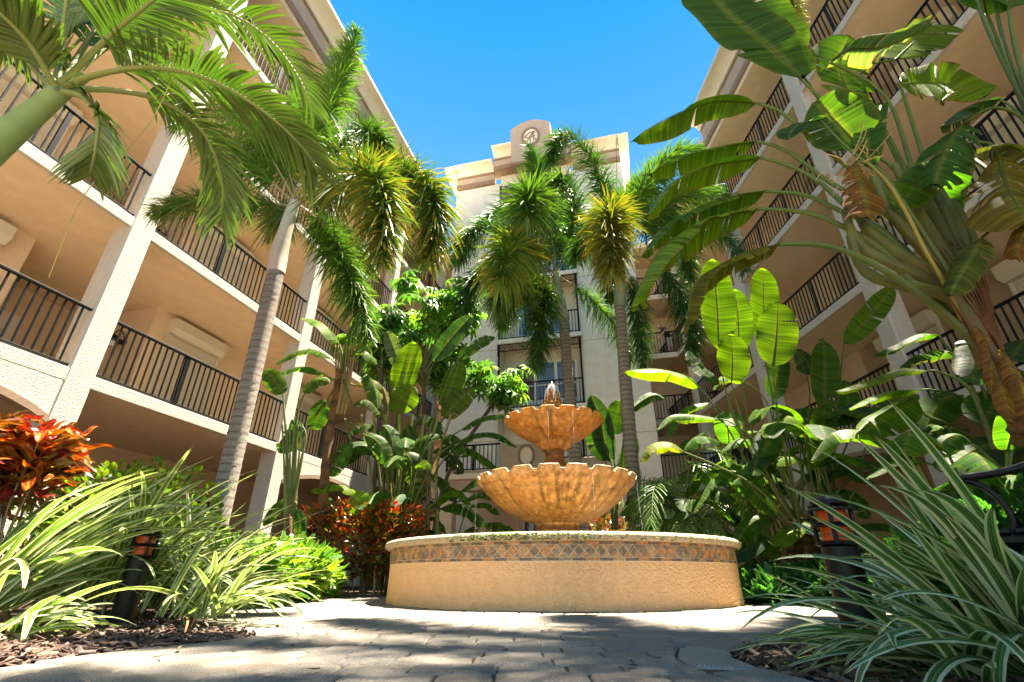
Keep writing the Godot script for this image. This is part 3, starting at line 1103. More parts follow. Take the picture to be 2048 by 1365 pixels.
func build_fountain() -> void:
	var o := thing("fountain", "tiered rust-stained stone fountain in a round stucco basin with diamond tile band", "fountain", PLAZA)
	var wall := MB.new()
	wall.lathe(Vector3.ZERO, [Vector2(2.01, -0.03), Vector2(2.005, 0.05), Vector2(2.0, 0.2), Vector2(1.998, 0.371)], 128, Color.WHITE)
	wall.lathe(Vector3.ZERO, [Vector2(1.82, 0.53), Vector2(1.80, 0.3), Vector2(1.8, 0.05), Vector2(0.0, 0.05)], 96, Color.WHITE)
	obj("basin_wall", wall, M.basin, o)
	var cop := MB.new()
	var cp := []
	for i in 13:
		var a := -PI * 0.5 + PI * i / 12.0
		cp.append(Vector2(2.035 + 0.042 * cos(a), 0.567 + 0.038 * sin(a)))
	cp.append(Vector2(1.86, 0.604))
	cp.append(Vector2(1.80, 0.59))
	cp.append(Vector2(1.79, 0.53))
	cp.push_front(Vector2(1.99, 0.529))
	cop.lathe(Vector3.ZERO, cp, 160, Color.WHITE)
	obj("coping", cop, M.coping, o)
	var band := MB.new()
	band.lathe(Vector3.ZERO, [Vector2(1.998, 0.370), Vector2(1.999, 0.372), Vector2(1.999, 0.5295)], 160, Color.WHITE)
	var tile_band := obj("tile_band", band, M.grout, o)
	var rest := []
	for m in M.tiles:
		rest.append(MB.new())
	var count := 132
	var toward := atan2(-PLAZA.z, -PLAZA.x)   # where the camera stands, seen from the fountain
	for k in count:
		var a := TAU * k / count
		var w := PI / count
		var y0 := 0.404
		var y1 := 0.502
		var ym := (y0 + y1) * 0.5
		var e := 0.0034 / 2.0
		var g := 0.004
		var shapes := [
			[Vector2(a, y0 + g), Vector2(a + w - e * 1.4, ym), Vector2(a, y1 - g), Vector2(a - w + e * 1.4, ym)],
			[Vector2(a + w, ym + g * 1.4), Vector2(a + 2 * w - e * 2.2, y1 - 0.001), Vector2(a + e * 2.2, y1 - 0.001)],
			[Vector2(a + w, ym - g * 1.4), Vector2(a + e * 2.2, y0 + 0.001), Vector2(a + 2 * w - e * 2.2, y0 + 0.001)],
		]
		for s in shapes.size():
			var d := absf(wrapf(a - toward, -PI, PI))
			place_tile(shapes[s], d < 1.2, rest, tile_band, rng.randi() % 4 if s else [0, 1, 3, 1, 2][rng.randi() % 5])
	var rects := 110
	for k in rects:
		var a := TAU * k / rects
		var w := TAU / rects - 0.002
		var d := absf(wrapf(a - toward, -PI, PI))
		place_tile([Vector2(a, 0.376), Vector2(a + w, 0.376), Vector2(a + w, 0.399), Vector2(a, 0.399)], d < 1.15, rest, tile_band, 4 if k % 2 else [0, 3, 2][rng.randi() % 3])
		place_tile([Vector2(a, 0.506), Vector2(a + w, 0.506), Vector2(a + w, 0.527), Vector2(a, 0.527)], d < 1.15, rest, tile_band, 4 if k % 2 else [0, 3, 2][rng.randi() % 3])
	for k in rest.size():
		kind(obj("tile", rest[k], M.tiles[k], tile_band), "stuff")
	var wn := FastNoiseLite.new()
	wn.seed = 12
	wn.frequency = 3.0
	var pool := MB.new()
	pool.lathe(Vector3.ZERO, [Vector2(1.80, 0.50), Vector2(1.2, 0.504), Vector2(0.6, 0.5), Vector2(0.0, 0.503)], 64, Color.WHITE)
	obj("water_surface", pool, M.water, o)
	# pedestal
	var ped := MB.new()
	ped.lathe(Vector3.ZERO, [Vector2(0.42, 0.05), Vector2(0.40, 0.42), Vector2(0.33, 0.48), Vector2(0.3, 0.6), Vector2(0.285, 0.72), Vector2(0.30, 0.735), Vector2(0.305, 0.76), Vector2(0.295, 0.775), Vector2(0.275, 0.785), Vector2(0.272, 0.83)], 48, Color(0.50, 0.28, 0.07))
	obj("pedestal", ped, M.bowl, o)
	var n1 := FastNoiseLite.new()
	n1.seed = 5
	n1.frequency = 1.0
	var low_col := func(a: float, y: float, i: int) -> Color:
		var streak := n1.get_noise_2d(cos(a) * 6.0 + 20.0, sin(a) * 6.0) + 0.25 * n1.get_noise_3d(cos(a) * 30.0, y * 14.0, sin(a) * 30.0)
		var f := clampf((1.30 - y) / 0.45, 0.0, 1.0)
		var c := Color(0.86, 0.58, 0.23).lerp(Color(0.70, 0.54, 0.14), f)
		c = c.lerp(Color(0.70, 0.38, 0.08), clampf(n1.get_noise_3d(cos(a) * 3.0, y * 6.0, sin(a) * 3.0) + 0.25, 0.0, 0.8))
		if streak > 0.12:
			c = c.lerp(Color(0.17, 0.17, 0.03), clampf((streak - 0.12) * 3.0, 0.0, 0.75) * (0.35 + 0.65 * sin(PI * clampf(f + 0.15, 0, 1))))
		if y > 1.33:
			c = c.lerp(Color(0.80, 0.62, 0.38), 0.6)
		if f > 0.55 and streak < -0.05:
			c = c.lerp(Color(0.55, 0.55, 0.32), clampf((f - 0.55) * 1.5, 0, 0.6))
		return c
	var lower := bowl([Vector2(0.272, 0.80), Vector2(0.272, 0.845), Vector2(0.30, 0.855), Vector2(0.40, 0.885), Vector2(0.50, 0.925), Vector2(0.60, 0.975), Vector2(0.69, 1.03), Vector2(0.77, 1.09), Vector2(0.83, 1.145), Vector2(0.848, 1.168), Vector2(0.852, 1.185), Vector2(0.875, 1.195), Vector2(0.905, 1.22), Vector2(0.93, 1.25), Vector2(0.936, 1.268), Vector2(0.958, 1.278), Vector2(0.985, 1.30), Vector2(1.01, 1.325), Vector2(1.022, 1.34), Vector2(1.018, 1.35), Vector2(0.985, 1.345), Vector2(0.95, 1.315), Vector2(0.85, 1.22), Vector2(0.5, 1.06), Vector2(0.0, 1.02)], 20, 0.046, 17, 20, low_col)
	obj("lower_bowl", lower, M.bowl, o)
	var up_col := func(a: float, y: float, i: int) -> Color:
		var streak := n1.get_noise_2d(cos(a) * 5.0 - 11.0, sin(a) * 5.0) + 0.3 * n1.get_noise_3d(cos(a) * 26.0, y * 14.0, sin(a) * 26.0)
		var c := Color(0.86, 0.38, 0.06).lerp(Color(0.84, 0.52, 0.18), clampf(n1.get_noise_3d(cos(a) * 2.0, y * 5.0, sin(a) * 2.0 + 5.0) + 0.3, 0.0, 1.0))
		if streak > 0.2:
			c = c.lerp(Color(0.2, 0.13, 0.03), clampf((streak - 0.2) * 3.0, 0.0, 0.7))
		return c
	var upper := bowl([Vector2(0.15, 1.77), Vector2(0.19, 1.80), Vector2(0.225, 1.84), Vector2(0.232, 1.86), Vector2(0.225, 1.875), Vector2(0.25, 1.885), Vector2(0.33, 1.915), Vector2(0.42, 1.96), Vector2(0.49, 2.005), Vector2(0.545, 2.05), Vector2(0.56, 2.067), Vector2(0.565, 2.078), Vector2(0.585, 2.085), Vector2(0.605, 2.10), Vector2(0.612, 2.112), Vector2(0.63, 2.12), Vector2(0.655, 2.138), Vector2(0.668, 2.15), Vector2(0.664, 2.158), Vector2(0.64, 2.155), Vector2(0.6, 2.12), Vector2(0.3, 2.0), Vector2(0.0, 1.98)], 16, 0.04, 16, 19, up_col)
	obj("upper_bowl", upper, M.bowl, o)
	var stem := MB.new()
	stem.lathe(Vector3.ZERO, [Vector2(0.30, 1.05), Vector2(0.27, 1.3), Vector2(0.235, 1.42), Vector2(0.2, 1.50), Vector2(0.155, 1.58), Vector2(0.125, 1.65), Vector2(0.118, 1.70), Vector2(0.125, 1.75), Vector2(0.15, 1.78)], 40, Color(0.36, 0.15, 0.035))
	obj("stem", stem, M.bowl, o)
	# pine-cone finial: a core and spiralling scales
	var fin := MB.new()
	var core := [Vector2(0.14, 2.0), Vector2(0.12, 2.2), Vector2(0.125, 2.32), Vector2(0.115, 2.44), Vector2(0.085, 2.54), Vector2(0.055, 2.62), Vector2(0.0, 2.66)]
	fin.lathe(Vector3.ZERO, core, 20, Color(0.55, 0.28, 0.08))
	var finial := obj("finial", fin, M.bowl, o)
	var sc := MB.new()
	for k in 90:
		var f := k / 90.0
		var y := 2.24 + f * 0.38
		var r := 0.128 * (1.0 - pow(f, 2.2)) + 0.035 * f
		if f > 0.52 and f < 0.6:
			r *= 0.9
		var a := k * 2.39996
		var p := Vector3(cos(a) * r, y, sin(a) * r)
		var d := Vector3(cos(a), 0.5, sin(a)).normalized()
		sc.tube(PackedVector3Array([p - d * 0.02, p, p + d * 0.018, p + d * 0.028]), [0.032 - f * 0.012, 0.03 - f * 0.012, 0.018, 0.004], 7, tint(Color(0.66, 0.40, 0.16), 0.25), false)
	kind(obj("cone_scale", sc, M.bowl, finial), "stuff")
	# water: jet on the finial, threads off the bowls
	var jet := MB.new()
	for k in 26:
		var a := rf(0, TAU)
		var rr := rf(0.01, 0.13)
		var top := Vector3(cos(a) * rr * 0.25, 2.66 + rf(0.02, 0.10), sin(a) * rr * 0.25)
		jet.tube(path_of([Vector3(0, 2.63, 0), top, Vector3(cos(a) * rr * 0.7, 2.64, sin(a) * rr * 0.7), Vector3(cos(a) * rr, 2.64 - rr * 1.6, sin(a) * rr)], 9), [0.006, 0.007, 0.008, 0.006, 0.005, 0.004, 0.004, 0.003, 0.002], 5, Color.WHITE)
	obj("water_jet", jet, M.foam, o)
	var thread := MB.new()
	var spots := [[1.30, 0.69, 2.12, 1.72], [1.75, 0.69, 2.12, 1.80], [3.02, 1.03, 1.26, 0.72], [1.25, 1.03, 1.30, 0.98], [0.35, 1.03, 1.3, 0.7], [4.2, 1.03, 1.32, 0.52], [5.1, 0.69, 2.1, 1.4]]
	for s in spots:
		var a: float = s[0]
		var y: float = s[2]
		while y > s[3]:
			var len := rf(0.02, 0.11)
			var p := Vector3(cos(a) * s[1] + rf(-0.004, 0.004), y, sin(a) * s[1] + rf(-0.004, 0.004))
			thread.tube(PackedVector3Array([p, p - UPV * len * 0.5 + Vector3(rf(-0.004, 0.004), 0, 0), p - UPV * len]), [0.001, rf(0.0015, 0.0035), 0.0008], 5, Color.WHITE)
			y -= len + rf(-0.01, 0.02)
	for k in 110:   # single drops
		var a := rf(0, TAU)
		var rr := rf(0.75, 1.5)
		var p := Vector3(cos(a) * rr, rf(0.6, 1.6), sin(a) * rr)
		thread.tube(PackedVector3Array([p, p - UPV * 0.008, p - UPV * 0.016]), [0.001, 0.0025, 0.001], 5, Color.WHITE)
	obj("falling_water", thread, M.foam, o)
	for w in [[0.93, 1.318], [0.58, 2.122]]:
		var wm := MB.new()
		wm.lathe(Vector3.ZERO, [Vector2(w[0], w[1]), Vector2(w[0] * 0.5, w[1] + 0.003), Vector2(0.0, w[1])], 48, Color.WHITE)
		obj("water_surface", wm, M.water, o)
	# moss along the lip of the coping
	var tuft := MB.new()
	tuft.lathe(Vector3.ZERO, [Vector2(0.012, -0.004), Vector2(0.013, 0.001), Vector2(0.007, 0.006), Vector2(0.0, 0.007)], 7, Color.WHITE)
	var where := []
	var tints := []
	for k in 420:
		var a := toward + 0.28 - absf(rng.randfn(0.0, 0.32)) + rf(0, 0.25)
		if rng.randf() < 0.2:
			a = toward + rf(-1.2, 0.5)
		var q := rf(-0.9, 0.75)
		var rr := 2.035 + 0.043 * cos(q)
		where.append(Transform3D(Basis(UPV, rf(0, 6.0)).scaled(Vector3.ONE * rf(0.3, 1.0)), Vector3(cos(a) * rr, 0.567 + 0.038 * sin(q), sin(a) * rr)))
		tints.append(Color(1, 1, 1))
	kind(many("moss", tuft.mesh(M.moss), where, tints, o), "stuff")


func place_tile(poly: Array, single: bool, rest: Array, parent: Node, which: int) -> void:
	var mb: MB = MB.new() if single else rest[which]
	var mid := Vector2.ZERO
	for p in poly:
		mid += p / poly.size()
	var rr := 2.0015 + rf(0.002, 0.005)
	var front := []
	var back := []
	for p in poly:
		front.append(Vector3(cos(p.x) * rr, p.y, sin(p.x) * rr))
		back.append(Vector3(cos(p.x) * 1.996, p.y, sin(p.x) * 1.996))
	var inner := Vector3(cos(mid.x) * 1.99, mid.y, sin(mid.x) * 1.99)
	mb.face(front, inner, Color.WHITE)
	for k in poly.size():
		var k2: int = (k + 1) % poly.size()
		mb.face([front[k], front[k2], back[k2], back[k]], inner, Color.WHITE)
	if single:
		obj("tile", mb, M.tiles[which], parent)


# ---------------------------------------------------------------- leaves
func leaflet(mb: MB, p: Vector3, dir: Vector3, length: float, width: float, side: Vector3, droop: float, c0: Color, c1: Color) -> void:
	var b := mb.v.size()
	var s := (side - dir * side.dot(dir)).normalized()
	var n := s.cross(dir).normalized()
	var prev := p
	for k in 4:
		var t := k / 3.0
		var q := p + dir * (length * t) - UPV * (droop * length * t * t)
		var w: float = width * [0.55, 1.0, 0.78, 0.06][k]
		var tang := (q - prev).normalized() if k else dir
		var nn := s.cross(tang).normalized()
		var cc := c0.lerp(c1, t)
		mb.put(q - s * w, nn, cc, Vector2(0, t))
		mb.put(q + s * w, nn, cc, Vector2(1, t))
		prev = q
	for k in 3:
		var a := b + k * 2
		mb.ix.append_array([a, a + 2, a + 1, a + 1, a + 2, a + 3])


# a bottle-brush frond: leaflets stand out all round the rachis
func brush_frond(parent: Node, pts: Array, leaf_len: float, c0: Color, c1: Color, bare := 0.2, dense := 90, rad := 0.016) -> void:
	var path := path_of(pts, dense)
	var mb := MB.new()
	var n := path.size()
	var length := 0.0
	for i in range(1, n):
		length += path[i].distance_to(path[i - 1])
	for i in range(int(n * bare), n):
		var t := float(i) / (n - 1)
		var f := (t - bare) / (1.0 - bare)
		var tang := (path[mini(i + 1, n - 1)] - path[maxi(i - 1, 0)]).normalized()
		var u := tang.cross(UPV if absf(tang.y) < 0.9 else Vector3.RIGHT).normalized()
		var w := tang.cross(u)
		var env := pow(sin(PI * clampf(0.22 + 0.72 * f, 0, 1)), 0.55)
		for k in 9:
			var a := rng.randf() * TAU
			var rd := u * cos(a) + w * sin(a)
			var lean := rf(0.05, 0.8) + f * 0.3
			var d := (rd + tang * lean).normalized()
			var cc := tint(c0, 0.3)
			leaflet(mb, path[i] + tang * rf(-0.01, 0.01), d, leaf_len * env * rf(0.6, 1.15), leaf_len * rf(0.017, 0.027), tang.cross(rd).normalized().lerp(tang, rf(-0.5, 0.5)), rf(0.05, 0.75), cc, tint(c0.lerp(c1, pow(rng.randf(), 1.6)), 0.2))
	var fr := obj("frond", mb, M.brush, parent)
	var st := MB.new()
	var rr := []
	for i in 18:
		rr.append(lerpf(rad, 0.003, i / 17.0))
	st.tube(path_of(pts, 18), rr, 6, Color(0.30, 0.24, 0.14).lerp(Color(0.20, 0.22, 0.08), 0.4), false)
	obj("rachis", st, M.stem, fr)


# a feather frond: leaflets in two ranks
func feather_frond(parent: Node, pts: Array, leaf_len: float, width: float, c0: Color, c1: Color, bare: float, count: int, vee: float, droop: float, rad := 0.016, hint := Vector3.UP) -> void:
	var path := path_of(pts, count)
	var mb := MB.new()
	var n := path.size()
	for i in range(int(n * bare), n):
		var f := (float(i) / (n - 1) - bare) / (1.0 - bare)
		var tang := (path[mini(i + 1, n - 1)] - path[maxi(i - 1, 0)]).normalized()
		var s := tang.cross(hint).normalized()
		var up := s.cross(tang)
		var env := 0.35 + 0.65 * pow(sin(PI * clampf(0.18 + 0.74 * f, 0, 1)), 0.7)
		for sd in [-1.0, 1.0]:
			var d: Vector3 = (s * sd * cos(vee) + up * sin(vee) + tang * (0.6 + 0.9 * f * f)).normalized()
			d = (d + Vector3(rf(-0.1, 0.1), rf(-0.1, 0.1), rf(-0.1, 0.1))).normalized()
			var cc := tint(c0, 0.25)
			folded_leaflet(mb, path[i], d, leaf_len * env * rf(0.85, 1.1), width * rf(0.8, 1.1), up, droop * rf(0.5, 1.5), cc, tint(c1, 0.2))
	var fr := obj("frond", mb, M.frond, parent)
	var st := MB.new()
	var rr := []
	for i in 20:
		rr.append(lerpf(rad, 0.004, pow(i / 19.0, 0.8)))
	st.tube(path_of(pts, 20), rr, 7, Color(0.20, 0.23, 0.06), false)
	obj("rachis", st, M.stem, fr)


func folded_leaflet(mb: MB, p: Vector3, dir: Vector3, length: float, width: float, up: Vector3, droop: float, c0: Color, c1: Color) -> void:
	var b := mb.v.size()
	var s := dir.cross(up).normalized()
	var prev := p
	for k in 6:
		var t := k / 5.0
		var q := p + dir * (length * t) - UPV * (droop * length * t * t)
		var tang := (q - prev).normalized() if k else dir
		var n := s.cross(tang).normalized()
		var w: float = width * [0.35, 0.9, 1.0, 0.85, 0.5, 0.04][k]
		var cc := c0.lerp(c1, t * t)
		mb.put(q - s * w + n * w * 0.35, (n + s * 0.4).normalized(), cc)
		mb.put(q, n, cc.lerp(Color(0.5, 0.5, 0.1), 0.15))
		mb.put(q + s * w + n * w * 0.35, (n - s * 0.4).normalized(), cc)
		prev = q
	for k in 5:
		for j in 2:
			var a := b + k * 3 + j
			mb.ix.append_array([a, a + 3, a + 1, a + 1, a + 3, a + 4])


# a broad banana-like blade on a curved midrib, torn into strips along its edges
func blade(mid: Array, half: float, hint: Vector3, fold: float, tears: int, tone: Color, edge: Color, limp := 0.25) -> MB:
	var mb := MB.new()
	var N := 26
	var path := path_of(mid, N)
	var length := 0.0
	for i in range(1, N):
		length += path[i].distance_to(path[i - 1])
	var S := PackedVector3Array()
	var U := PackedVector3Array()
	for i in N:
		var t := (path[mini(i + 1, N - 1)] - path[maxi(i - 1, 0)]).normalized()
		var s := t.cross(hint).normalized()
		S.append(s)
		U.append(s.cross(t).normalized())
	var K := 5
	var wav := rf(0, 6.0)
	for sd in [-1.0, 1.0]:
		var cuts := [0.0, 1.0]
		for k in tears:
			cuts.append(rf(0.08, 0.97))
		cuts.sort()
		for c in cuts.size() - 1:
			var v0: float = cuts[c]
			var v1: float = cuts[c + 1]
			if v1 - v0 < 0.012:
				continue
			var steps := maxi(2, int((v1 - v0) * 22.0))
			var sag := rf(-0.15, 1.0) * limp if tears > 0 else 0.0
			var narrow := rf(0.02, 0.12) if tears > 0 else 0.0
			var short := 1.0 - (rf(0.0, 0.14) if tears > 3 else 0.0)
			var strip := tint(tone, 0.07)
			var rows := []
			var cols := []
			var uvs := []
			for i in steps + 1:
				var v := lerpf(v0, v1, float(i) / steps)
				var row := PackedVector3Array()
				var cr := PackedColorArray()
				var ur := PackedVector2Array()
				for j in K + 1:
					var x := float(j) / K
					var vv := lerpf(v, (v0 + v1) * 0.5, narrow * x) + 0.035 * x * sin(PI * v)
					var fi := clampf(vv, 0, 1) * (N - 1)
					var i0 := mini(int(fi), N - 2)
					var fr := fi - i0
					var p := path[i0].lerp(path[i0 + 1], fr)
					var s := S[i0].lerp(S[i0 + 1], fr)
					var u := U[i0].lerp(U[i0 + 1], fr)
					var w := half * pow(maxf(0.0, 1.0 - pow(absf(2.0 * pow(clampf(v, 0, 1), 0.92) - 1.0), 2.6)), 0.62) * (1.0 if x < 0.7 else lerpf(1.0, short, (x - 0.7) / 0.3))
					var ang := fold - sag * x
					var q: Vector3 = p + s * (sd * w * x * cos(ang)) + u * (w * x * sin(ang) + w * x * x * 0.06 * sin(v * 13.0 + wav + sd)) - UPV * (limp * 0.35 * w * x * x)
					row.append(q)
					var cc := strip
					if j == 0:
						cc = strip.lerp(Color(0.42, 0.48, 0.10), 0.75)
					elif j == K:
						cc = strip.lerp(edge, 0.85)
					cr.append(cc)
					ur.append(Vector2(x * sd * 0.5 + 0.5, v * length * 1.6))
				if sd < 0.0:
					row.reverse()
					cr.reverse()
					ur.reverse()
				rows.append(row)
				cols.append(cr)
				uvs.append(ur)
			mb.grid(rows, cols, uvs)
	var rib := PackedVector3Array()
	var rr := []
	for i in N:
		rib.append(path[i] - U[i] * 0.004)
		rr.append(lerpf(0.011, 0.002, float(i) / (N - 1)) * clampf(half / 0.2, 0.5, 1.3))
	mb.tube(rib, rr, 5, tone.lerp(Color(0.45, 0.5, 0.12), 0.7), false)
	return mb


const FRESH := Color(0.15, 0.31, 0.022)
const BRIGHT := Color(0.26, 0.46, 0.02)
const DEEP := Color(0.105, 0.265, 0.038)
const BLUISH := Color(0.10, 0.215, 0.085)
const GOLD := Color(0.34, 0.25, 0.03)
const DRY := Color(0.50, 0.22, 0.05)


# one leaf of a strelitzia: stalk then blade, both through measured points (px, py, metres nearer or farther than fz)
func big_leaf(plant: Node, fz: float, stalk: Array, mid: Array, half_px: float, face: Vector3, fold: float, tears: int, tone: Color, limp := 0.25, thick := 0.018) -> void:
	var m := []
	for q in mid:
		m.append(far(q[0], q[1], fz + (q[2] if q.size() > 2 else 0.0)))
	var zc: float = fz / -sight(mid[0][0], mid[0][1]).z
	var edge := Color(0.40, 0.30, 0.06) if tone != DRY else Color(0.4, 0.26, 0.14)
	var lf := obj("leaf", blade(m, half_px * zc / LENS, face, fold, tears, tint(tone, 0.08), edge if tears > 3 else tone.lerp(Color(0.4, 0.42, 0.06), 0.5), limp), M.banana, plant)
	if stalk.size():
		var s := []
		for q in stalk:
			s.append(far(q[0], q[1], fz + (q[2] if q.size() > 2 else 0.0)))
		s.append(m[0])
		var mb := MB.new()
		var rr := []
		var cc := []
		for i in 16:
			rr.append(lerpf(thick, thick * 0.42, i / 15.0))
			cc.append(Color(0.08, 0.08, 0.014).lerp(Color(0.07, 0.12, 0.015), i / 15.0))
		mb.tube(path_of(s, 16), rr, 7, cc, false)
		obj("leaf_stalk", mb, M.stem, lf)


# ---------------------------------------------------------------- palms
func ringed_trunk(parent: Node, foot: Vector3, top: Vector3, r0: float, r1: float, ring: float, c0: Color, c1: Color, scar: Color, bow := Vector3.ZERO) -> void:
	var n := int(foot.distance_to(top) / ring) * 4
	var path := PackedVector3Array()
	var rr := []
	var cc := []
	for i in n + 1:
		var t := float(i) / n
		path.append(foot.lerp(top, t) + bow * sin(PI * t))
		var k := i % 4
		var flare := 0.25 * exp(-t * 14.0)
		rr.append(lerpf(r0, r1, t) * (1.0 + flare) * ([1.035, 0.985, 0.99, 1.0][k] + rf(-0.008, 0.008)))
		var base := c0.lerp(c1, clampf(t * 1.2 + rf(-0.15, 0.15), 0, 1))
		cc.append(tint(scar if k == 0 else base, 0.12))
	var mb := MB.new()
	mb.tube(path, rr, 20, cc, false)
	obj("trunk", mb, M.trunk, parent)


func crownshaft(parent: Node, pts: Array, radii: Array, c0: Color, c1: Color) -> void:
	var mb := MB.new()
	var rr := []
	var cc := []
	for i in 20:
		var f := i / 19.0 * (radii.size() - 1)
		var k := mini(int(f), radii.size() - 2)
		rr.append(lerpf(radii[k], radii[k + 1], f - k))
		cc.append(tint(c0.lerp(c1, i / 19.0), 0.08))
	mb.tube(path_of(pts, 20), rr, 20, cc)
	obj("crownshaft", mb, M.stem, parent)


func fronds(plant: Node, fz: float, list: Array, leaf_len: float) -> void:
	for f in list:
		var p := []
		for q in f[0]:
			p.append(far(q[0], q[1], fz + q[2]))
		brush_frond(plant, p, leaf_len * f[3] * 1.08, f[1], f[2], f[4], int(f[5] * 1.15))


func build_palms() -> void:
	var green := Color(0.10, 0.24, 0.04)
	var dark := Color(0.07, 0.165, 0.035)
	var lime := Color(0.20, 0.30, 0.04)
	var gold := Color(0.50, 0.33, 0.03)
	var rusty := Color(0.30, 0.17, 0.03)
	# A: smooth-stemmed palm whose crown fills the upper left corner
	var a := thing("feather_palm", "smooth green-stemmed feather palm leaning in at the upper left corner, nearest the viewer", "palm tree", Vector3.ZERO)
	var ca := deep(112, 190, 2.25)
	var foot := Vector3(ca.x - 1.15, 0.0, ca.z - 0.1)
	a.position = foot
	var rel := func(list: Array) -> Array:
		var r := []
		for q in list:
			r.append(deep(q[0], q[1], q[2]) - foot)
		return r
	var joint := (ca - foot) * 0.72
	ringed_trunk(a, Vector3.ZERO, joint, 0.085, 0.065, 0.11, Color(0.30, 0.27, 0.22), Color(0.26, 0.30, 0.16), Color(0.16, 0.13, 0.1), Vector3(-0.08, 0, 0))
	crownshaft(a, [joint, joint.lerp(ca - foot, 0.5), ca - foot, (ca - foot) * 1.06], [0.074, 0.068, 0.05, 0.035], Color(0.16, 0.26, 0.07), Color(0.22, 0.30, 0.11))
	var specs := [
		[[[120, 172, 2.24], [210, 80, 2.2], [300, 5, 2.12], [420, -90, 2.0]], 0.42, 0.3, 0.35],
		[[[125, 175, 2.25], [190, 150, 2.2], [300, 135, 2.15], [420, 160, 2.15], [530, 225, 2.2], [610, 300, 2.3], [635, 345, 2.4]], 0.40, 0.25, 0.75],
		[[[125, 182, 2.25], [220, 180, 2.35], [330, 205, 2.5], [410, 270, 2.6], [445, 370, 2.7], [440, 430, 2.75]], 0.34, 0.3, 0.7],
		[[[128, 185, 2.2], [165, 195, 2.1], [195, 235, 2.05], [190, 300, 2.05], [180, 345, 2.1]], 0.26, 0.35, 0.5],
		[[[112, 178, 2.25], [118, 120, 2.3], [126, 50, 2.35], [140, -40, 2.35], [160, -120, 2.3]], 0.42, 0.12, 0.6],
		[[[105, 180, 2.25], [70, 140, 2.3], [20, 95, 2.35], [-60, 70, 2.35], [-150, 90, 2.3]], 0.38, 0.12, 0.6],
		[[[125, 170, 2.3], [220, 90, 2.6], [340, 30, 2.85], [450, 25, 3.0], [540, 80, 3.1], [600, 160, 3.15], [625, 225, 3.2]], 0.46, 0.3, 0.7],
		[[[110, 172, 2.2], [60, 90, 2.1], [-10, 20, 2.0], [-90, -20, 1.95]], 0.38, 0.15, 0.5],
		[[[118, 172, 2.3], [170, 90, 2.5], [240, -10, 2.7], [330, -90, 2.8], [450, -120, 2.85]], 0.42, 0.25, 0.5],
	]
	for s in specs:
		feather_frond(a, (rel as Callable).call(s[0]), s[1] * 0.74, 0.012, Color(0.035, 0.10, 0.012), Color(0.10, 0.18, 0.02), s[2], 70, 0.3, s[3] * 0.6, 0.017)
	var th := MB.new()
	th.tube(path_of((rel as Callable).call([[355, 130, 2.2], [300, 245, 2.25], [215, 335, 2.3], [165, 395, 2.35], [130, 470, 2.4], [97, 555, 2.45]]), 30), [0.0022], 4, Color(0.45, 0.42, 0.12), false)
	obj("hanging_thread", th, M.stem, a)
	# B: foxtail palm in front of the sunlit wing
	var zb := 5.6
	var b := thing("foxtail_palm", "tall foxtail palm with ringed brown trunk in front of the sunlit wing", "palm tree")
	var fb := far(396, 1206, zb)
	fb.y = -0.06
	var top_b := far(552, 545, zb)
	ringed_trunk(b, fb, top_b, 0.118, 0.106, 0.09, Color(0.60, 0.57, 0.51), Color(0.48, 0.42, 0.37), Color(0.30, 0.24, 0.20))
	var crown_b := far(590, 405, zb)
	crownshaft(b, [top_b - UPV * 0.02, far(556, 515, zb), far(568, 470, zb), far(582, 425, zb), crown_b], [0.116, 0.128, 0.112, 0.094, 0.09, 0.074], Color(0.40, 0.30, 0.24), Color(0.36, 0.38, 0.28))
	fronds(b, zb, [
		[[[584, 412, 0], [530, 406, -0.1], [460, 404, -0.2], [390, 405, -0.3], [330, 412, -0.35], [308, 428, -0.35]], green, rusty, 0.7, 0.12, 90],
		[[[594, 395, 0], [625, 300, 0.1], [655, 215, 0.2], [685, 140, 0.2], [705, 85, 0.1], [712, 60, 0.0]], green, lime, 1.0, 0.2, 120],
		[[[592, 396, 0], [570, 320, 0.1], [545, 250, 0.1], [520, 200, 0.0], [500, 180, -0.2]], green, lime, 0.8, 0.22, 90],
		[[[600, 396, 0], [650, 340, -0.2], [690, 280, -0.4], [735, 260, -0.6], [770, 290, -0.7]], dark, lime, 0.85, 0.22, 90],
		[[[588, 398, 0], [540, 310, -0.2], [500, 240, -0.3], [455, 175, -0.3], [420, 140, -0.2]], green, lime, 0.85, 0.2, 90],
		[[[584, 402, 0], [520, 345, -0.2], [450, 290, -0.4], [390, 255, -0.6], [350, 250, -0.7]], green, lime, 0.75, 0.2, 90],
		[[[600, 402, 0], [650, 385, -0.6], [700, 355, -1.2], [745, 355, -1.6], [765, 420, -1.75], [765, 520, -1.7]], dark, gold, 0.9, 0.22, 120],
		[[[600, 400, 0], [680, 365, -0.3], [780, 345, -0.6], [850, 370, -0.8], [870, 430, -0.85], [860, 520, -0.8]], dark, gold, 0.95, 0.25, 120],
		[[[600, 412, 0], [640, 445, -0.2], [685, 520, -0.4], [715, 600, -0.5], [735, 680, -0.5]], dark, lime, 0.72, 0.2, 120],
		[[[586, 420, 0], [568, 425, 0.5], [552, 438, 1.0], [545, 470, 1.3]], dark, rusty, 0.85, 0.3, 60],
		[[[592, 392, 0], [605, 320, 0.5], [610, 250, 0.9], [590, 190, 1.2]], dark, green, 0.85, 0.25, 90],
		[[[598, 400, 0], [650, 330, 0.7], [690, 290, 1.2], [740, 310, 1.5]], green, lime, 0.85, 0.3, 80],
		[[[603, 415, 0], [650, 440, 0.6], [700, 480, 1.0], [740, 540, 1.3]], dark, green, 0.8, 0.25, 80],
	], 0.55)
	# C and D: two foxtail palms beyond the fountain
	var zc := 10.5
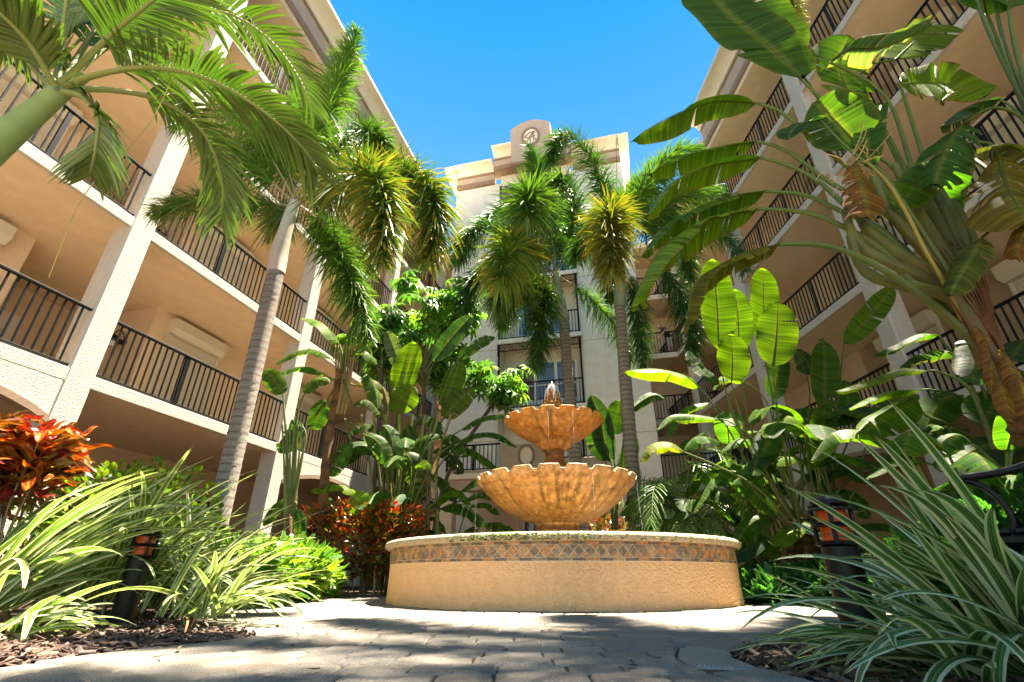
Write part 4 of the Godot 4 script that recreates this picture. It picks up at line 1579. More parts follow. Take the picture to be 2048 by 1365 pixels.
	var c := thing("foxtail_palm", "foxtail palm with pale ringed trunk rising behind the fountain finial", "palm tree")
	var fc := far(1172, 1170, zc)
	fc.y = -0.06
	var top_c := far(1127, 640, zc)
	ringed_trunk(c, fc, top_c, 0.155, 0.12, 0.1, Color(0.62, 0.57, 0.50), Color(0.56, 0.47, 0.38), Color(0.32, 0.24, 0.18))
	var crown_c := far(1113, 548, zc)
	crownshaft(c, [top_c, far(1122, 610, zc), far(1117, 575, zc), crown_c], [0.13, 0.145, 0.12, 0.1, 0.08], Color(0.30, 0.27, 0.19), Color(0.26, 0.33, 0.20))
	fronds(c, zc, [
		[[[1112, 545, 0], [1090, 480, -0.8], [1068, 420, -1.8], [1058, 395, -2.6], [1055, 430, -3.0]], dark, lime, 1.0, 0.3, 90],
		[[[1110, 548, 0], [1050, 490, -0.3], [985, 455, -0.5], [940, 470, -0.6], [915, 520, -0.6]], dark, green, 0.8, 0.25, 100],
		[[[1110, 550, 0], [1075, 520, -1.0], [1040, 495, -2.0], [1015, 505, -2.8], [1000, 560, -3.1]], green, gold, 0.95, 0.3, 90],
		[[[1108, 552, 0], [1050, 520, 0.2], [990, 530, 0.2], [945, 575, 0.2], [925, 620, 0.2]], dark, green, 0.85, 0.2, 100],
		[[[1113, 545, 0], [1100, 450, 0.2], [1082, 370, 0.3], [1068, 315, 0.2], [1058, 292, 0.0]], dark, green, 0.9, 0.3, 110],
		[[[1118, 552, 0], [1160, 580, -0.3], [1200, 615, -0.5], [1235, 660, -0.6], [1262, 720, -0.6]], green, lime, 0.55, 0.2, 70],
		[[[1108, 555, 0], [1092, 600, -0.5], [1080, 660, -0.8], [1074, 735, -0.8]], dark, green, 0.65, 0.2, 100],
		[[[1116, 545, 0], [1150, 490, 0.5], [1190, 470, 0.8], [1215, 520, 1.0], [1220, 600, 1.0]], dark, green, 0.85, 0.25, 90],
		[[[1112, 545, 0], [1110, 480, 0.8], [1120, 430, 1.4], [1150, 420, 1.8]], dark, green, 0.9, 0.3, 80],
		[[[1108, 550, 0], [1060, 560, 0.8], [1020, 600, 1.2], [1005, 650, 1.3]], dark, green, 0.8, 0.25, 80],
		[[[1113, 545, 0], [1140, 470, -0.6], [1150, 400, -1.0], [1130, 360, -1.4], [1105, 370, -1.6]], green, lime, 0.85, 0.3, 100],
		[[[1110, 550, 0], [1060, 575, -0.6], [1020, 570, -1.2], [990, 610, -1.5]], dark, lime, 0.8, 0.25, 90],
		[[[1112, 545, 0], [1095, 500, -0.3], [1050, 430, 0.2], [1000, 420, 0.5], [960, 450, 0.6]], dark, green, 0.8, 0.3, 80],
	], 0.84)
	var zd := 9.0
	var d := thing("foxtail_palm", "foxtail palm with a golden hanging frond, right of the fountain", "palm tree")
	var fd := far(1280, 1160, zd)
	fd.y = -0.06
	var top_d := far(1240, 616, zd)
	ringed_trunk(d, fd, top_d, 0.145, 0.11, 0.1, Color(0.62, 0.58, 0.52), Color(0.54, 0.45, 0.36), Color(0.30, 0.23, 0.18))
	var crown_d := far(1235, 500, zd)
	crownshaft(d, [top_d, far(1240, 580, zd), far(1238, 540, zd), crown_d], [0.125, 0.135, 0.12, 0.1, 0.08], Color(0.22, 0.25, 0.12), Color(0.24, 0.32, 0.17))
	fronds(d, zd, [
		[[[1233, 505, 0], [1228, 450, -0.8], [1222, 425, -1.5], [1220, 450, -2.0], [1222, 540, -2.2]], Color(0.14, 0.2, 0.04), gold, 0.85, 0.22, 120],
		[[[1232, 500, 0], [1215, 400, 0.0], [1185, 320, -0.2], [1145, 275, -0.4], [1112, 285, -0.5], [1100, 325, -0.5]], dark, green, 0.75, 0.25, 130],
		[[[1238, 500, 0], [1270, 410, 0.1], [1310, 345, 0.2], [1355, 305, 0.3], [1400, 295, 0.3]], green, lime, 0.85, 0.2, 110],
		[[[1240, 505, 0], [1300, 440, 0.2], [1370, 390, 0.3], [1430, 385, 0.4], [1475, 420, 0.4]], dark, lime, 0.8, 0.25, 100],
		[[[1242, 512, 0], [1300, 520, 0.1], [1350, 570, 0.2], [1378, 640, 0.2], [1385, 705, 0.2]], dark, green, 0.7, 0.3, 110],
		[[[1240, 515, 0], [1262, 560, 0.4], [1275, 640, 0.6], [1285, 730, 0.7]], dark, green, 0.62, 0.2, 100],
		[[[1242, 505, 0], [1320, 470, 0.6], [1400, 460, 1.0], [1460, 480, 1.2], [1490, 540, 1.2]], dark, green, 0.75, 0.3, 100],
		[[[1236, 498, 0], [1240, 430, 0.6], [1270, 380, 1.1], [1310, 390, 1.4]], dark, green, 0.85, 0.3, 80],
		[[[1234, 500, 0], [1200, 470, 0.6], [1170, 470, 1.0], [1150, 520, 1.2]], dark, green, 0.8, 0.3, 80],
		[[[1240, 500, 0], [1290, 460, 0.5], [1340, 430, 0.9], [1370, 500, 1.1], [1380, 560, 1.1]], dark, green, 0.85, 0.3, 90],
	], 0.76)
	# E: foxtail beyond the right edge; one frond tip hangs into the top of the picture and its crown shades the path
	var e := thing("foxtail_palm", "foxtail palm at the right whose golden frond tip hangs in at the top edge", "palm tree", Vector3(7.2, -0.06, -1.6))
	var head := Vector3(-2.9, 11.2, -2.6)
	ringed_trunk(e, Vector3.ZERO, head, 0.16, 0.115, 0.1, Color(0.5, 0.46, 0.4), Color(0.42, 0.33, 0.25), Color(0.22, 0.16, 0.12), Vector3(0.35, 0, 0))
	crownshaft(e, [head, head + Vector3(-0.1, 0.5, 0), head + Vector3(-0.2, 1.0, 0)], [0.14, 0.13, 0.08], Color(0.22, 0.25, 0.12), Color(0.24, 0.32, 0.17))
	var start := head + Vector3(-0.2, 0.95, 0)
	var tip := far(1602, 50, 5.5) - e.position
	brush_frond(e, [start, start + (tip - start) * 0.35 + UPV * 0.9, start + (tip - start) * 0.75 + UPV * 0.8, tip], 0.42, dark, gold, 0.25, 110)
	for q in [[2.0, 2.8], [2.45, 3.1], [2.9, 3.3], [3.3, 3.2], [3.7, 2.8], [4.3, 2.0], [5.2, 1.9], [0.2, 2.2], [1.0, 2.6], [1.5, 2.6]]:
		var o: Vector3 = Vector3(cos(q[0]), 0, sin(q[0])) * (q[1] / 3.0)
		brush_frond(e, [start, start + o * 0.9 + UPV * 0.8, start + o * 2.0 + UPV * 0.85, start + o * 3.0 + UPV * 0.2], 0.66, dark, green, 0.12, 150)


# ---------------------------------------------------------------- strelitzias
const CAMWARD := Vector3(0, 0.25, 0.97)


func stub_trunk(plant: Node, pts: Array, r0: float, r1: float) -> void:
	var mb := MB.new()
	var n := 40
	var rr := []
	var cc := []
	for i in n:
		var k := i % 4
		rr.append(lerpf(r0, r1, float(i) / n) * ([1.08, 1.0, 0.97, 0.98][k] + rf(-0.04, 0.04)))
		cc.append(tint(Color(0.34, 0.17, 0.07) if k else Color(0.14, 0.08, 0.05), 0.25))
	mb.tube(path_of(pts, n), rr, 12, cc)
	obj("trunk", mb, M.trunk, plant)


func build_strelitzias() -> void:
	fan_plant()
	corner_plant()
	right_middle_plant()
	right_low_plant()
	left_plants()
	centre_left_plant()


func fan_plant() -> void:
	var p := thing("fan_plant", "huge fan-shaped banana-like plant at the right with thick fanned stalks and an orange dead leaf", "plant")
	var z := 3.0
	stub_trunk(p, [far(2075, 880, z + 0.1), far(2030, 790, z), far(1985, 710, z), far(1962, 670, z), far(1940, 630, z)], 0.12, 0.03)
	var base := [1962, 675, 0.0]
	var arch := [
		[[[1960, 690, -0.05], [1850, 592, -0.05], [1763, 500, 0], [1681, 451, 0.05], [1609, 425, 0.1]], [[1517, 418, 0.1], [1430, 435, 0.1], [1373, 460, 0.1], [1310, 515, 0.1], [1258, 622, 0.1]], 62, -0.35, 10, BRIGHT],
		[[[1965, 700, -0.1], [1880, 622, -0.15], [1788, 552, -0.2], [1690, 502, -0.2], [1624, 489, -0.2]], [[1558, 489, -0.2], [1490, 505, -0.2], [1430, 535, -0.2], [1388, 570, -0.2], [1368, 668, -0.2]], 40, -0.45, 12, Color(0.26, 0.24, 0.03)],
		[[[1950, 660, 0.05], [1820, 520, 0.1], [1752, 455, 0.15], [1676, 420, 0.2], [1610, 390, 0.2]], [[1532, 383, 0.2], [1440, 398, 0.2], [1370, 428, 0.2], [1318, 462, 0.2], [1282, 515, 0.2]], 46, -0.45, 9, FRESH],
		[[[1940, 650, 0.1], [1800, 490, 0.2], [1696, 415, 0.25], [1640, 365, 0.3], [1583, 333, 0.3]], [[1522, 316, 0.3], [1430, 330, 0.3], [1360, 355, 0.3], [1320, 390, 0.3], [1290, 438, 0.3]], 46, -0.35, 4, BRIGHT],
		[[[1940, 640, 0.15], [1800, 450, 0.3], [1660, 365, 0.35], [1600, 320, 0.4], [1560, 295, 0.4]], [[1512, 283, 0.4], [1430, 297, 0.4], [1352, 318, 0.4], [1297, 350, 0.4]], 38, -0.4, 3, BRIGHT],
		[[[1935, 630, 0.2], [1800, 420, 0.4], [1690, 330, 0.5], [1620, 275, 0.5], [1565, 225, 0.5]], [[1517, 207, 0.5], [1430, 203, 0.5], [1350, 232, 0.5], [1290, 262, 0.5], [1260, 286, 0.5]], 42, -0.4, 1, Color(0.2, 0.36, 0.025)],
	]
	for a in arch:
		big_leaf(p, z, a[0], a[1], a[2], UPV, a[3], a[4], a[5], 0.3, 0.034)
	# broad blades at the top of the fan, seen from below
	big_leaf(p, z + 0.5, [[1935, 630, -0.3], [1800, 400, -0.2], [1680, 240, 0]], [[1605, 160, 0], [1540, 95, 0], [1460, 30, 0], [1395, -45, 0]], 104, CAMWARD, 0.12, 3, Color(0.10, 0.23, 0.025), 0.1, 0.036)
	big_leaf(p, z + 0.8, [[1935, 620, -0.4], [1790, 390, -0.3], [1640, 200, 0]], [[1590, 130, 0], [1500, 30, 0], [1430, -60, 0], [1400, -110, 0]], 104, Vector3(-0.15, 0.3, 0.94), 0.1, 3, Color(0.13, 0.28, 0.025), 0.1, 0.036)
	big_leaf(p, z + 0.35, [[1930, 610, -0.2], [1850, 420, 0], [1780, 330, 0]], [[1722, 298, 0], [1690, 262, 0], [1655, 225, 0], [1625, 205, 0]], 70, Vector3(-0.3, -0.2, 0.93), 0.15, 2, Color(0.12, 0.24, 0.03), 0.1, 0.034)
	big_leaf(p, z + 0.45, [[1940, 620, -0.2], [1880, 420, 0], [1830, 260, 0]], [[1800, 168, 0], [1850, 165, -0.05], [1910, 170, -0.1], [1972, 196, -0.15]], 88, Vector3(0, 0.2, 0.97), 0.1, 5, BRIGHT, 0.15, 0.034)
	big_leaf(p, z + 0.6, [[1935, 610, -0.3], [1840, 400, 0], [1770, 260, 0]], [[1725, 215, 0], [1690, 170, 0.05], [1680, 120, 0.1], [1700, 70, 0.1]], 74, Vector3(0.2, 0.2, 0.95), 0.12, 6, Color(0.16, 0.34, 0.03), 0.2, 0.034)
	big_leaf(p, z + 0.25, [[1930, 600, -0.2], [1830, 350, 0.1], [1770, 190, 0.1]], [[1660, 125, 0.0], [1700, 100, -0.05], [1775, 92, -0.1], [1860, 50, -0.15]], 56, Vector3(0.1, 0.85, 0.35), 0.35, 14, Color(0.26, 0.34, 0.26), 0.5, 0.03)
	big_leaf(p, z + 0.6, [[1930, 600, -0.3], [1800, 330, 0.1], [1720, 150, 0.1]], [[1790, 120, 0.05], [1840, 75, 0.1], [1890, 55, 0.1], [1930, 60, 0.1]], 60, Vector3(-0.2, 0.3, 0.9), 0.1, 5, BRIGHT, 0.2, 0.03)
	big_leaf(p, z + 0.3, [[1930, 600, -0.1], [1840, 420, 0], [1700, 300, 0]], [[1640, 240, 0], [1600, 250, -0.05], [1585, 262, -0.05], [1578, 280, -0.05]], 32, Vector3(-0.3, 0.6, 0.6), 0.3, 2, BLUISH, 0.2, 0.026)
	big_leaf(p, z + 0.2, [[1900, 560, 0], [1800, 420, 0.1]], [[1745, 340, 0.1], [1738, 290, 0.1], [1745, 240, 0.1], [1765, 205, 0.1]], 30, Vector3(-0.6, 0.1, 0.7), 0.4, 2, DEEP, 0.2, 0.026)
	# the dead leaf and its curled shreds
	big_leaf(p, z - 0.2, [[1915, 570, 0], [1810, 410, 0], [1760, 340, 0]], [[1712, 322, 0], [1722, 360, 0], [1732, 400, 0], [1738, 438, 0]], 40, CAMWARD, -0.1, 14, DRY, 0.8, 0.02)
	for k in 9:
		var mb := MB.new()
		var s := far(1650 + k * 9.0, 345 + k * 10.0, z - 0.22)
		var e := s + Vector3(rf(-0.14, -0.05), rf(-0.14, -0.03), rf(-0.05, 0.08))
		mb.tube(path_of([s, s.lerp(e, 0.5) + UPV * 0.02, e], 8), [0.012, 0.014, 0.012, 0.01, 0.009, 0.007, 0.005, 0.002], 5, tint(Color(0.48, 0.30, 0.18), 0.3), false, 0.3)
		obj("dry_shred", mb, M.stem, p)
	for k in 14:
		var mb := MB.new()
		var s := far(1700 + rf(-10, 40), 330 + rf(-40, 20), z - 0.1)
		var e := s + Vector3(rf(-0.1, 0.35), rf(-0.05, 0.35), rf(-0.1, 0.1))
		mb.tube(path_of([s, s.lerp(e, 0.5) + Vector3(0.03, 0.02, 0), e], 8), [0.004], 4, tint(Color(0.5, 0.3, 0.08), 0.3), false)
		obj("dry_shred", mb, M.stem, p)
	# old leaf bases and dead leaves hanging at the foot of the fan
	for q in [[[1972, 690], [1990, 735], [2010, 790], [2025, 850], 22], [[2000, 700], [2025, 740], [2050, 790], [2062, 850], 26], [[1950, 650], [1975, 690], [1985, 740], [1984, 790], 16]]:
		big_leaf(p, z - 0.22, [], [q[0], q[1], q[2], q[3]], q[4], CAMWARD, -0.3, 9, DRY, 0.9)
	# thick sheaths that overlap into the flat fan
	for k in 9:
		var f := k / 8.0
		var mb := MB.new()
		var ends := [[1700, 470], [1690, 420], [1705, 390], [1745, 350], [1790, 330], [1820, 330], [1850, 350], [1880, 380], [1905, 400]]
		var rr := []
		var cc := []
		for i in 18:
			var t := i / 17.0
			rr.append(lerpf(0.075, 0.032, t))
			cc.append(tint(Color(0.10, 0.042, 0.012).lerp(Color(0.085, 0.095, 0.012), clampf(t * 1.6 + rf(-0.25, 0.25), 0, 1)), 0.25))
		mb.tube(path_of([far(1985 - f * 12.0, 735 - f * 30, z + 0.03 * k - 0.1), far(lerpf(1900, 1945, f), 600 - f * 60.0, z + 0.05 * k - 0.1), far(ends[k][0] + 40, ends[k][1] + 80, z + 0.06 * k - 0.1), far(ends[k][0], ends[k][1], z + 0.06 * k - 0.1)], 18), rr, 9, cc, false, 0.75)
		var sh := obj("sheath", mb, M.stem, p)
		for sd in [-1.0, 1.0]:   # its dry brown margins
			var edge := MB.new()
			var off := Vector3(0.045 * sd, 0.03 * sd, 0.05)
			edge.tube(path_of([far(1975 - f * 12.0, 720 - f * 30, z + 0.03 * k - 0.1) + off * 1.3, far(lerpf(1900, 1945, f), 600 - f * 60.0, z + 0.05 * k - 0.1) + off, far(lerpf(1850, 1905, f), 530 - f * 60.0, z + 0.055 * k - 0.1) + off * 0.8], 14), [0.02, 0.022, 0.016, 0.019, 0.014, 0.010, 0.012, 0.007, 0.005], 5, [tint(Color(0.38, 0.15, 0.03), 0.3), tint(Color(0.30, 0.12, 0.03), 0.3)], false, 0.4)
			obj("dry_margin", edge, M.trunk, sh)
	# the yellow stalk in front
	var ys := MB.new()
	ys.tube(path_of([far(1735, 325, z - 0.2), far(1775, 365, z - 0.25), far(1815, 430, z - 0.25), far(1850, 500, z - 0.22), far(1885, 560, z - 0.18), far(1925, 640, z - 0.1)], 24), [0.008, 0.009, 0.010, 0.011, 0.012, 0.013, 0.014], 8, Color(0.26, 0.19, 0.025), false)
	obj("leaf_stalk", ys, M.stem, p)


func corner_plant() -> void:
	var p := thing("fan_plant", "second fan plant in the upper right corner with drooping golden torn leaves", "plant")
	var z := 2.6
	stub_trunk(p, [Vector3(4.3, -0.05, -2.3), Vector3(4.2, 1.2, -2.4), far(2230, 520, z)], 0.14, 0.11)
	big_leaf(p, z, [[2120, 380, 0.2], [2040, 190, 0.2], [2000, 90, 0.2]], [[1975, 30, 0.2], [1962, -20, 0.2], [1955, -80, 0.2]], 66, CAMWARD, 0.1, 2, DEEP, 0.1, 0.03)
	big_leaf(p, z, [[2125, 380, 0], [2062, 200, 0], [2030, 90, 0]], [[2018, 20, 0], [2030, -40, 0], [2060, -120, 0]], 60, CAMWARD, 0.1, 2, DEEP, 0.1, 0.03)
	big_leaf(p, z, [[2130, 400, 0], [2080, 330, 0], [2040, 300, 0]], [[2000, 310, -0.1], [2010, 360, -0.15], [2035, 410, -0.2], [2062, 450, -0.2]], 74, Vector3(-0.35, 0.25, 0.88), -0.35, 9, GOLD, 0.8, 0.026)
	big_leaf(p, z, [[2130, 380, 0.1], [2060, 250, 0.1], [1990, 215, 0.1]], [[1930, 245, 0.1], [1905, 270, 0.1], [1885, 310, 0.1], [1868, 370, 0.1]], 58, Vector3(-0.4, 0.5, 0.75), -0.3, 12, DEEP, 0.6, 0.022)
	big_leaf(p, z, [[2120, 360, 0.1], [2040, 230, 0.1]], [[2000, 200, 0.1], [1960, 205, 0.1], [1915, 225, 0.1], [1880, 255, 0.1]], 32, UPV, -0.4, 6, BLUISH, 0.5, 0.02)
	big_leaf(p, z, [[2130, 480, 0], [2060, 440, 0], [2000, 450, 0]], [[1965, 475, 0], [1945, 510, 0], [1920, 550, 0], [1900, 592, 0]], 34, Vector3(-0.5, 0.2, 0.8), -0.2, 12, Color(0.18, 0.22, 0.03), 0.5, 0.02)
	big_leaf(p, z + 0.4, [[2120, 470, 0], [2000, 300, 0], [1920, 290, 0]], [[1895, 318, 0], [1860, 345, 0], [1825, 380, 0], [1795, 420, 0]], 36, CAMWARD, 0.1, 2, FRESH, 0.2, 0.02)
	big_leaf(p, z, [[2130, 430, -0.1]], [[2075, 330, -0.1], [2040, 300, -0.1], [2000, 290, -0.1], [1950, 300, -0.1]], 28, UPV, -0.5, 7, Color(0.3, 0.3, 0.12), 0.6, 0.02)
	big_leaf(p, z, [[2140, 480, 0]], [[2090, 420, -0.05], [2060, 440, -0.1], [2040, 480, -0.1], [2035, 520, -0.1]], 34, Vector3(-0.3, 0.2, 0.9), -0.4, 10, DRY, 0.9, 0.02)
	var heart := far(2130, 480, z)
	for k in 6:
		var az: float = [-1.1, -0.6, -0.1, 0.4, 0.9, 1.4][k]
		var o := Vector3(cos(az), 0, sin(az))
		var b := heart + o * 0.5 + UPV * rf(0.7, 1.3)
		var m := [b, b + o * 0.4 + UPV * 0.12, b + o * 0.85 + UPV * 0.05, b + o * 1.25 - UPV * 0.25]
		var lf := obj("leaf", blade(m, rf(0.2, 0.28), UPV, -0.4, 5, DEEP, DEEP, 0.3), M.banana, p)
		var st := MB.new()
		st.tube(path_of([heart, heart.lerp(b, 0.6) + UPV * 0.1, b], 10), [0.03, 0.028, 0.025, 0.022, 0.018], 7, Color(0.08, 0.1, 0.015), false)
		obj("leaf_stalk", st, M.stem, lf)
	for k in 2:
		var mb := MB.new()
		mb.tube(path_of([far(2160, 400, z + 0.1), far(2070 - k * 20, 230 - k * 20, z + 0.1), far(2010 - k * 34, 90 - k * 30, z + 0.1), far(1985 - k * 40, -30, z + 0.1)], 14), [0.022, 0.02, 0.018, 0.016, 0.014], 8, Color(0.06, 0.09, 0.015), false)
		obj("leaf_stalk", mb, M.stem, p)


# leaves that fill a clump from its foot: arching out at random
func fill(plant: Node, foot: Vector3, count: int, low: float, high: float, reach: float, half: float, tones: Array, tears: int, front := 0.0) -> void:
	for k in count:
		var az := rf(0, TAU) if rng.randf() > front else PI * 0.5 + rf(-1.4, 1.4)
		var o := Vector3(cos(az), 0, sin(az))
		var r := reach * rf(0.25, 1.0)
		var h := rf(low, high)
		var a := foot + Vector3(rf(-0.25, 0.25), 0, rf(-0.2, 0.2))
		var b := a + o * r * 0.45 + UPV * h
		var len := half * rf(3.6, 5.2)
		var up := rf(-0.35, 0.8)
		var m := [b, b + o * len * 0.35 + UPV * len * up * 0.45, b + o * len * 0.7 + UPV * len * (up * 0.6 - 0.08), b + o * len + UPV * len * (up * 0.5 - 0.35)]
		var tone: Color = tones[rng.randi() % tones.size()]
		var lf := obj("leaf", blade(m, half * rf(0.75, 1.15), (UPV + Vector3(0, 0, rf(0, 0.8))).normalized(), rf(-0.6, 0.15), rng.randi() % (tears + 1), tint(tone, 0.15), tone.lerp(Color(0.4, 0.36, 0.06), 0.4), 0.3), M.banana, plant)
		var st := MB.new()
		st.tube(path_of([a, a.lerp(b, 0.5) - o * r * 0.12, b], 9), [0.022, 0.02, 0.017, 0.014, 0.011], 6, tint(Color(0.12, 0.16, 0.03), 0.3), false)
		obj("leaf_stalk", st, M.stem, lf)


func right_middle_plant() -> void:
	var p := thing("fan_plant", "clump with upright glowing yellow-green leaves right of the fountain, below the shaded wing", "plant")
	var z := 6.3
	var up := [
		[[1600, 1060], [1470, 840], [1438, 700], 1425, 518, 36, BRIGHT, -0.1], [[1590, 1060], [1500, 850], [1478, 705], 1470, 578, 28, BRIGHT, 0.0],
		[[1605, 1060], [1560, 860], [1524, 690], 1526, 536, 34, BRIGHT, 0.2], [[1600, 1060], [1560, 850], [1545, 735], 1556, 604, 37, Color(0.26, 0.42, 0.025), -0.4],
		[[1615, 1060], [1655, 930], [1648, 825], 1647, 676, 30, FRESH, 0.1], [[1620, 1060], [1640, 1000], [1630, 935], 1651, 810, 29, FRESH, -0.3],
		[[1640, 1070], [1672, 830], [1688, 690], 1788, 572, 24, Color(0.18, 0.36, 0.025), 0.3], [[1600, 1060], [1500, 880], [1463, 765], 1462, 668, 32, BRIGHT, -0.5],
		[[1610, 1060], [1690, 900], [1700, 850], 1690, 760, 26, DEEP, 0.4], [[1620, 1060], [1560, 920], [1545, 800], 1560, 700, 24, DEEP, 0.5],
	]
	for u in up:
		var dz: float = u[7]
		big_leaf(p, z, [u[0] + [0.0], u[1] + [dz * 0.5]], [u[2] + [dz], [lerpf(u[2][0], u[3], 0.5) + 3, lerpf(u[2][1], u[4], 0.5), dz], [u[3], u[4], dz]], u[5], Vector3(rf(-0.25, 0.15), rf(-0.05, 0.15), 0.95), 0.14, rng.randi() % 2, u[6], 0.1, 0.02)
	var arch := [
		[[[1560, 1060], [1480, 900], [1420, 800]], [[1402, 778], [1370, 752], [1310, 738], [1248, 742]], 30, BRIGHT, 2, -0.3], [[[1580, 1060], [1520, 900], [1470, 850]], [[1440, 838], [1390, 830], [1340, 832], [1312, 862]], 18, FRESH, 5, -0.7],
		[[[1590, 1060], [1520, 980], [1440, 935]], [[1370, 905], [1340, 885], [1300, 890], [1280, 925]], 24, Color(0.36, 0.42, 0.03), 6, -0.6], [[[1570, 1060], [1500, 900], [1450, 830]], [[1420, 805], [1380, 812], [1350, 835], [1330, 880]], 16, DEEP, 4, -0.7],
		[[[1600, 1060], [1580, 920], [1570, 860]], [[1560, 852], [1545, 870], [1530, 900], [1520, 930]], 30, BLUISH, 4, -0.1], [[[1590, 1070], [1510, 980], [1480, 950]], [[1475, 948], [1500, 975], [1530, 1005], [1560, 1030]], 22, DEEP, 1, 0.1],
		[[[1590, 1060], [1620, 800], [1600, 720]], [[1590, 700], [1605, 712], [1618, 730], [1622, 752]], 24, BLUISH, 2, 0.0], [[[1600, 1060], [1500, 900], [1450, 780]], [[1440, 770], [1400, 740], [1385, 720], [1375, 700]], 20, BLUISH, 2, 0.1],
		[[[1600, 1060], [1540, 820], [1500, 770]], [[1490, 765], [1465, 752], [1440, 755], [1425, 780]], 20, BRIGHT, 4, -0.5], [[[1620, 1070], [1680, 980], [1720, 950]], [[1735, 940], [1770, 915], [1800, 905], [1830, 920]], 26, DEEP, 3, -0.3],
		[[[1600, 1060], [1560, 980], [1545, 930]], [[1540, 905], [1500, 880], [1470, 880], [1440, 905]], 22, DEEP, 4, -0.4], [[[1610, 1070], [1640, 1010]], [[1655, 1000], [1690, 990], [1720, 1005], [1740, 1040]], 26, DEEP, 2, -0.2],
		[[[1590, 1060], [1460, 960]], [[1440, 950], [1420, 965], [1400, 1000], [1385, 1030]], 16, DEEP, 3, -0.3], [[[1610, 1060], [1600, 900]], [[1590, 880], [1620, 850], [1640, 860], [1660, 900]], 28, DEEP, 3, -0.2],
		[[[1620, 1060], [1700, 1000], [1730, 900]], [[1745, 870], [1765, 830], [1800, 800], [1840, 790]], 28, FRESH, 3, -0.2], [[[1610, 1080], [1560, 1040]], [[1545, 1035], [1515, 1040], [1490, 1060], [1475, 1090]], 20, DEEP, 1, -0.2],
	]
	for a in arch:
		var face := UPV if a[5] < -0.25 else Vector3(rf(-0.3, 0.3), 0.4, 0.85)
		big_leaf(p, z + rf(-0.4, 0.5), a[0], a[1], a[2], face, a[5], a[4], a[3], 0.35, 0.018)
	for k in 7:
		stub_trunk(p, [far(1560 + k * 18, 1185, z + 0.2 * (k % 3)), far(1572 + k * 14, 1100, z + 0.2 * (k % 3)), far(1575 + k * 12, 1030, z + 0.2 * (k % 3))], 0.045, 0.035)
	right_fill(p, z)


func right_fill(p: Node3D, z: float) -> void:
	var x := far(1600, 1150, z).x
	fill(p, Vector3(x + 0.45, 0, -z - 0.1), 26, 0.6, 2.1, 1.0, 0.16, [DEEP, DEEP, FRESH, BRIGHT, BLUISH], 4, 0.4)
	fill(p, Vector3(x + 0.2, 0, -z - 1.2), 26, 0.7, 2.4, 1.1, 0.19, [DEEP, FRESH, BRIGHT], 4, 0.3)
	fill(p, Vector3(x - 0.6, 0, -z - 2.0), 18, 0.6, 2.0, 0.9, 0.18, [DEEP, FRESH, FRESH, BLUISH], 4, 0.3)


func right_low_plant() -> void:
	var p := thing("fan_plant", "low dark glossy-leaved clump at the right edge below the fan, behind the bench", "plant")
	var z := 3.9
	stub_trunk(p, [far(2010, 1160, z), far(1990, 1020, z), far(1985, 900, z)], 0.09, 0.06)
	var arch := [
		[[[1990, 900], [1960, 760], [1900, 700]], [[1880, 672], [1840, 668], [1790, 690], [1748, 712]], 20, DEEP, 5, -0.5], [[[1990, 900], [1940, 780], [1880, 745]], [[1860, 742], [1800, 738], [1740, 760], [1665, 785]], 22, Color(0.2, 0.3, 0.03), 1, -0.4],
		[[[1990, 900], [1930, 800], [1860, 780]], [[1845, 780], [1790, 782], [1740, 795], [1695, 820]], 20, BRIGHT, 1, -0.3], [[[1990, 900], [1900, 850], [1850, 830]], [[1835, 800], [1800, 820], [1760, 845], [1722, 868]], 36, FRESH, 3, -0.1],
		[[[2000, 900], [1960, 850], [1930, 800]], [[1925, 790], [1890, 800], [1865, 830], [1850, 865]], 34, DEEP, 2, -0.1], [[[2000, 900], [2000, 780], [1990, 720]], [[1985, 700], [1960, 680], [1950, 720], [1945, 770]], 40, BLUISH, 4, -0.2],
		[[[2010, 900], [2040, 850]], [[2050, 880], [2010, 885], [1950, 900], [1880, 945]], 44, BLUISH, 2, -0.15], [[[2010, 900], [2030, 830]], [[2055, 800], [2020, 790], [1990, 810], [1970, 850]], 50, DEEP, 2, -0.1],
		[[[2000, 900], [2010, 760]], [[2020, 720], [2040, 690], [2070, 680], [2100, 690]], 46, BLUISH, 2, -0.2], [[[1990, 920], [1880, 930]], [[1850, 925], [1800, 920], [1760, 935], [1730, 960]], 22, DEEP, 1, -0.3],
		[[[2010, 920], [2030, 960]], [[2045, 985], [2010, 960], [1970, 965], [1940, 990]], 22, DEEP, 3, -0.2], [[[2000, 900], [1930, 740]], [[1915, 715], [1880, 700], [1830, 712], [1800, 735]], 26, BLUISH, 9, -0.5],
		[[[2000, 940], [1960, 900]], [[1945, 890], [1920, 870], [1890, 880], [1870, 910]], 28, DEEP, 3, -0.2], [[[2000, 900], [1990, 800]], [[2000, 770], [2030, 745], [2060, 750], [2090, 780]], 40, DEEP, 2, -0.2],
		[[[1990, 960], [1900, 860]], [[1890, 855], [1860, 850], [1820, 870], [1790, 905]], 26, DEEP, 2, -0.3],
	]
	for a in arch:
		var face := UPV if a[5] < -0.25 else Vector3(rf(-0.3, 0.1), 0.6, 0.75)
		big_leaf(p, z + rf(-0.3, 0.3), a[0], a[1], a[2], face, a[5], a[4], a[3], 0.3, 0.02)
	fill(p, Vector3(far(1990, 1150, z).x, 0, -z), 14, 0.6, 1.35, 1.0, 0.15, [DEEP, DEEP, FRESH, DEEP], 3, 0.6)


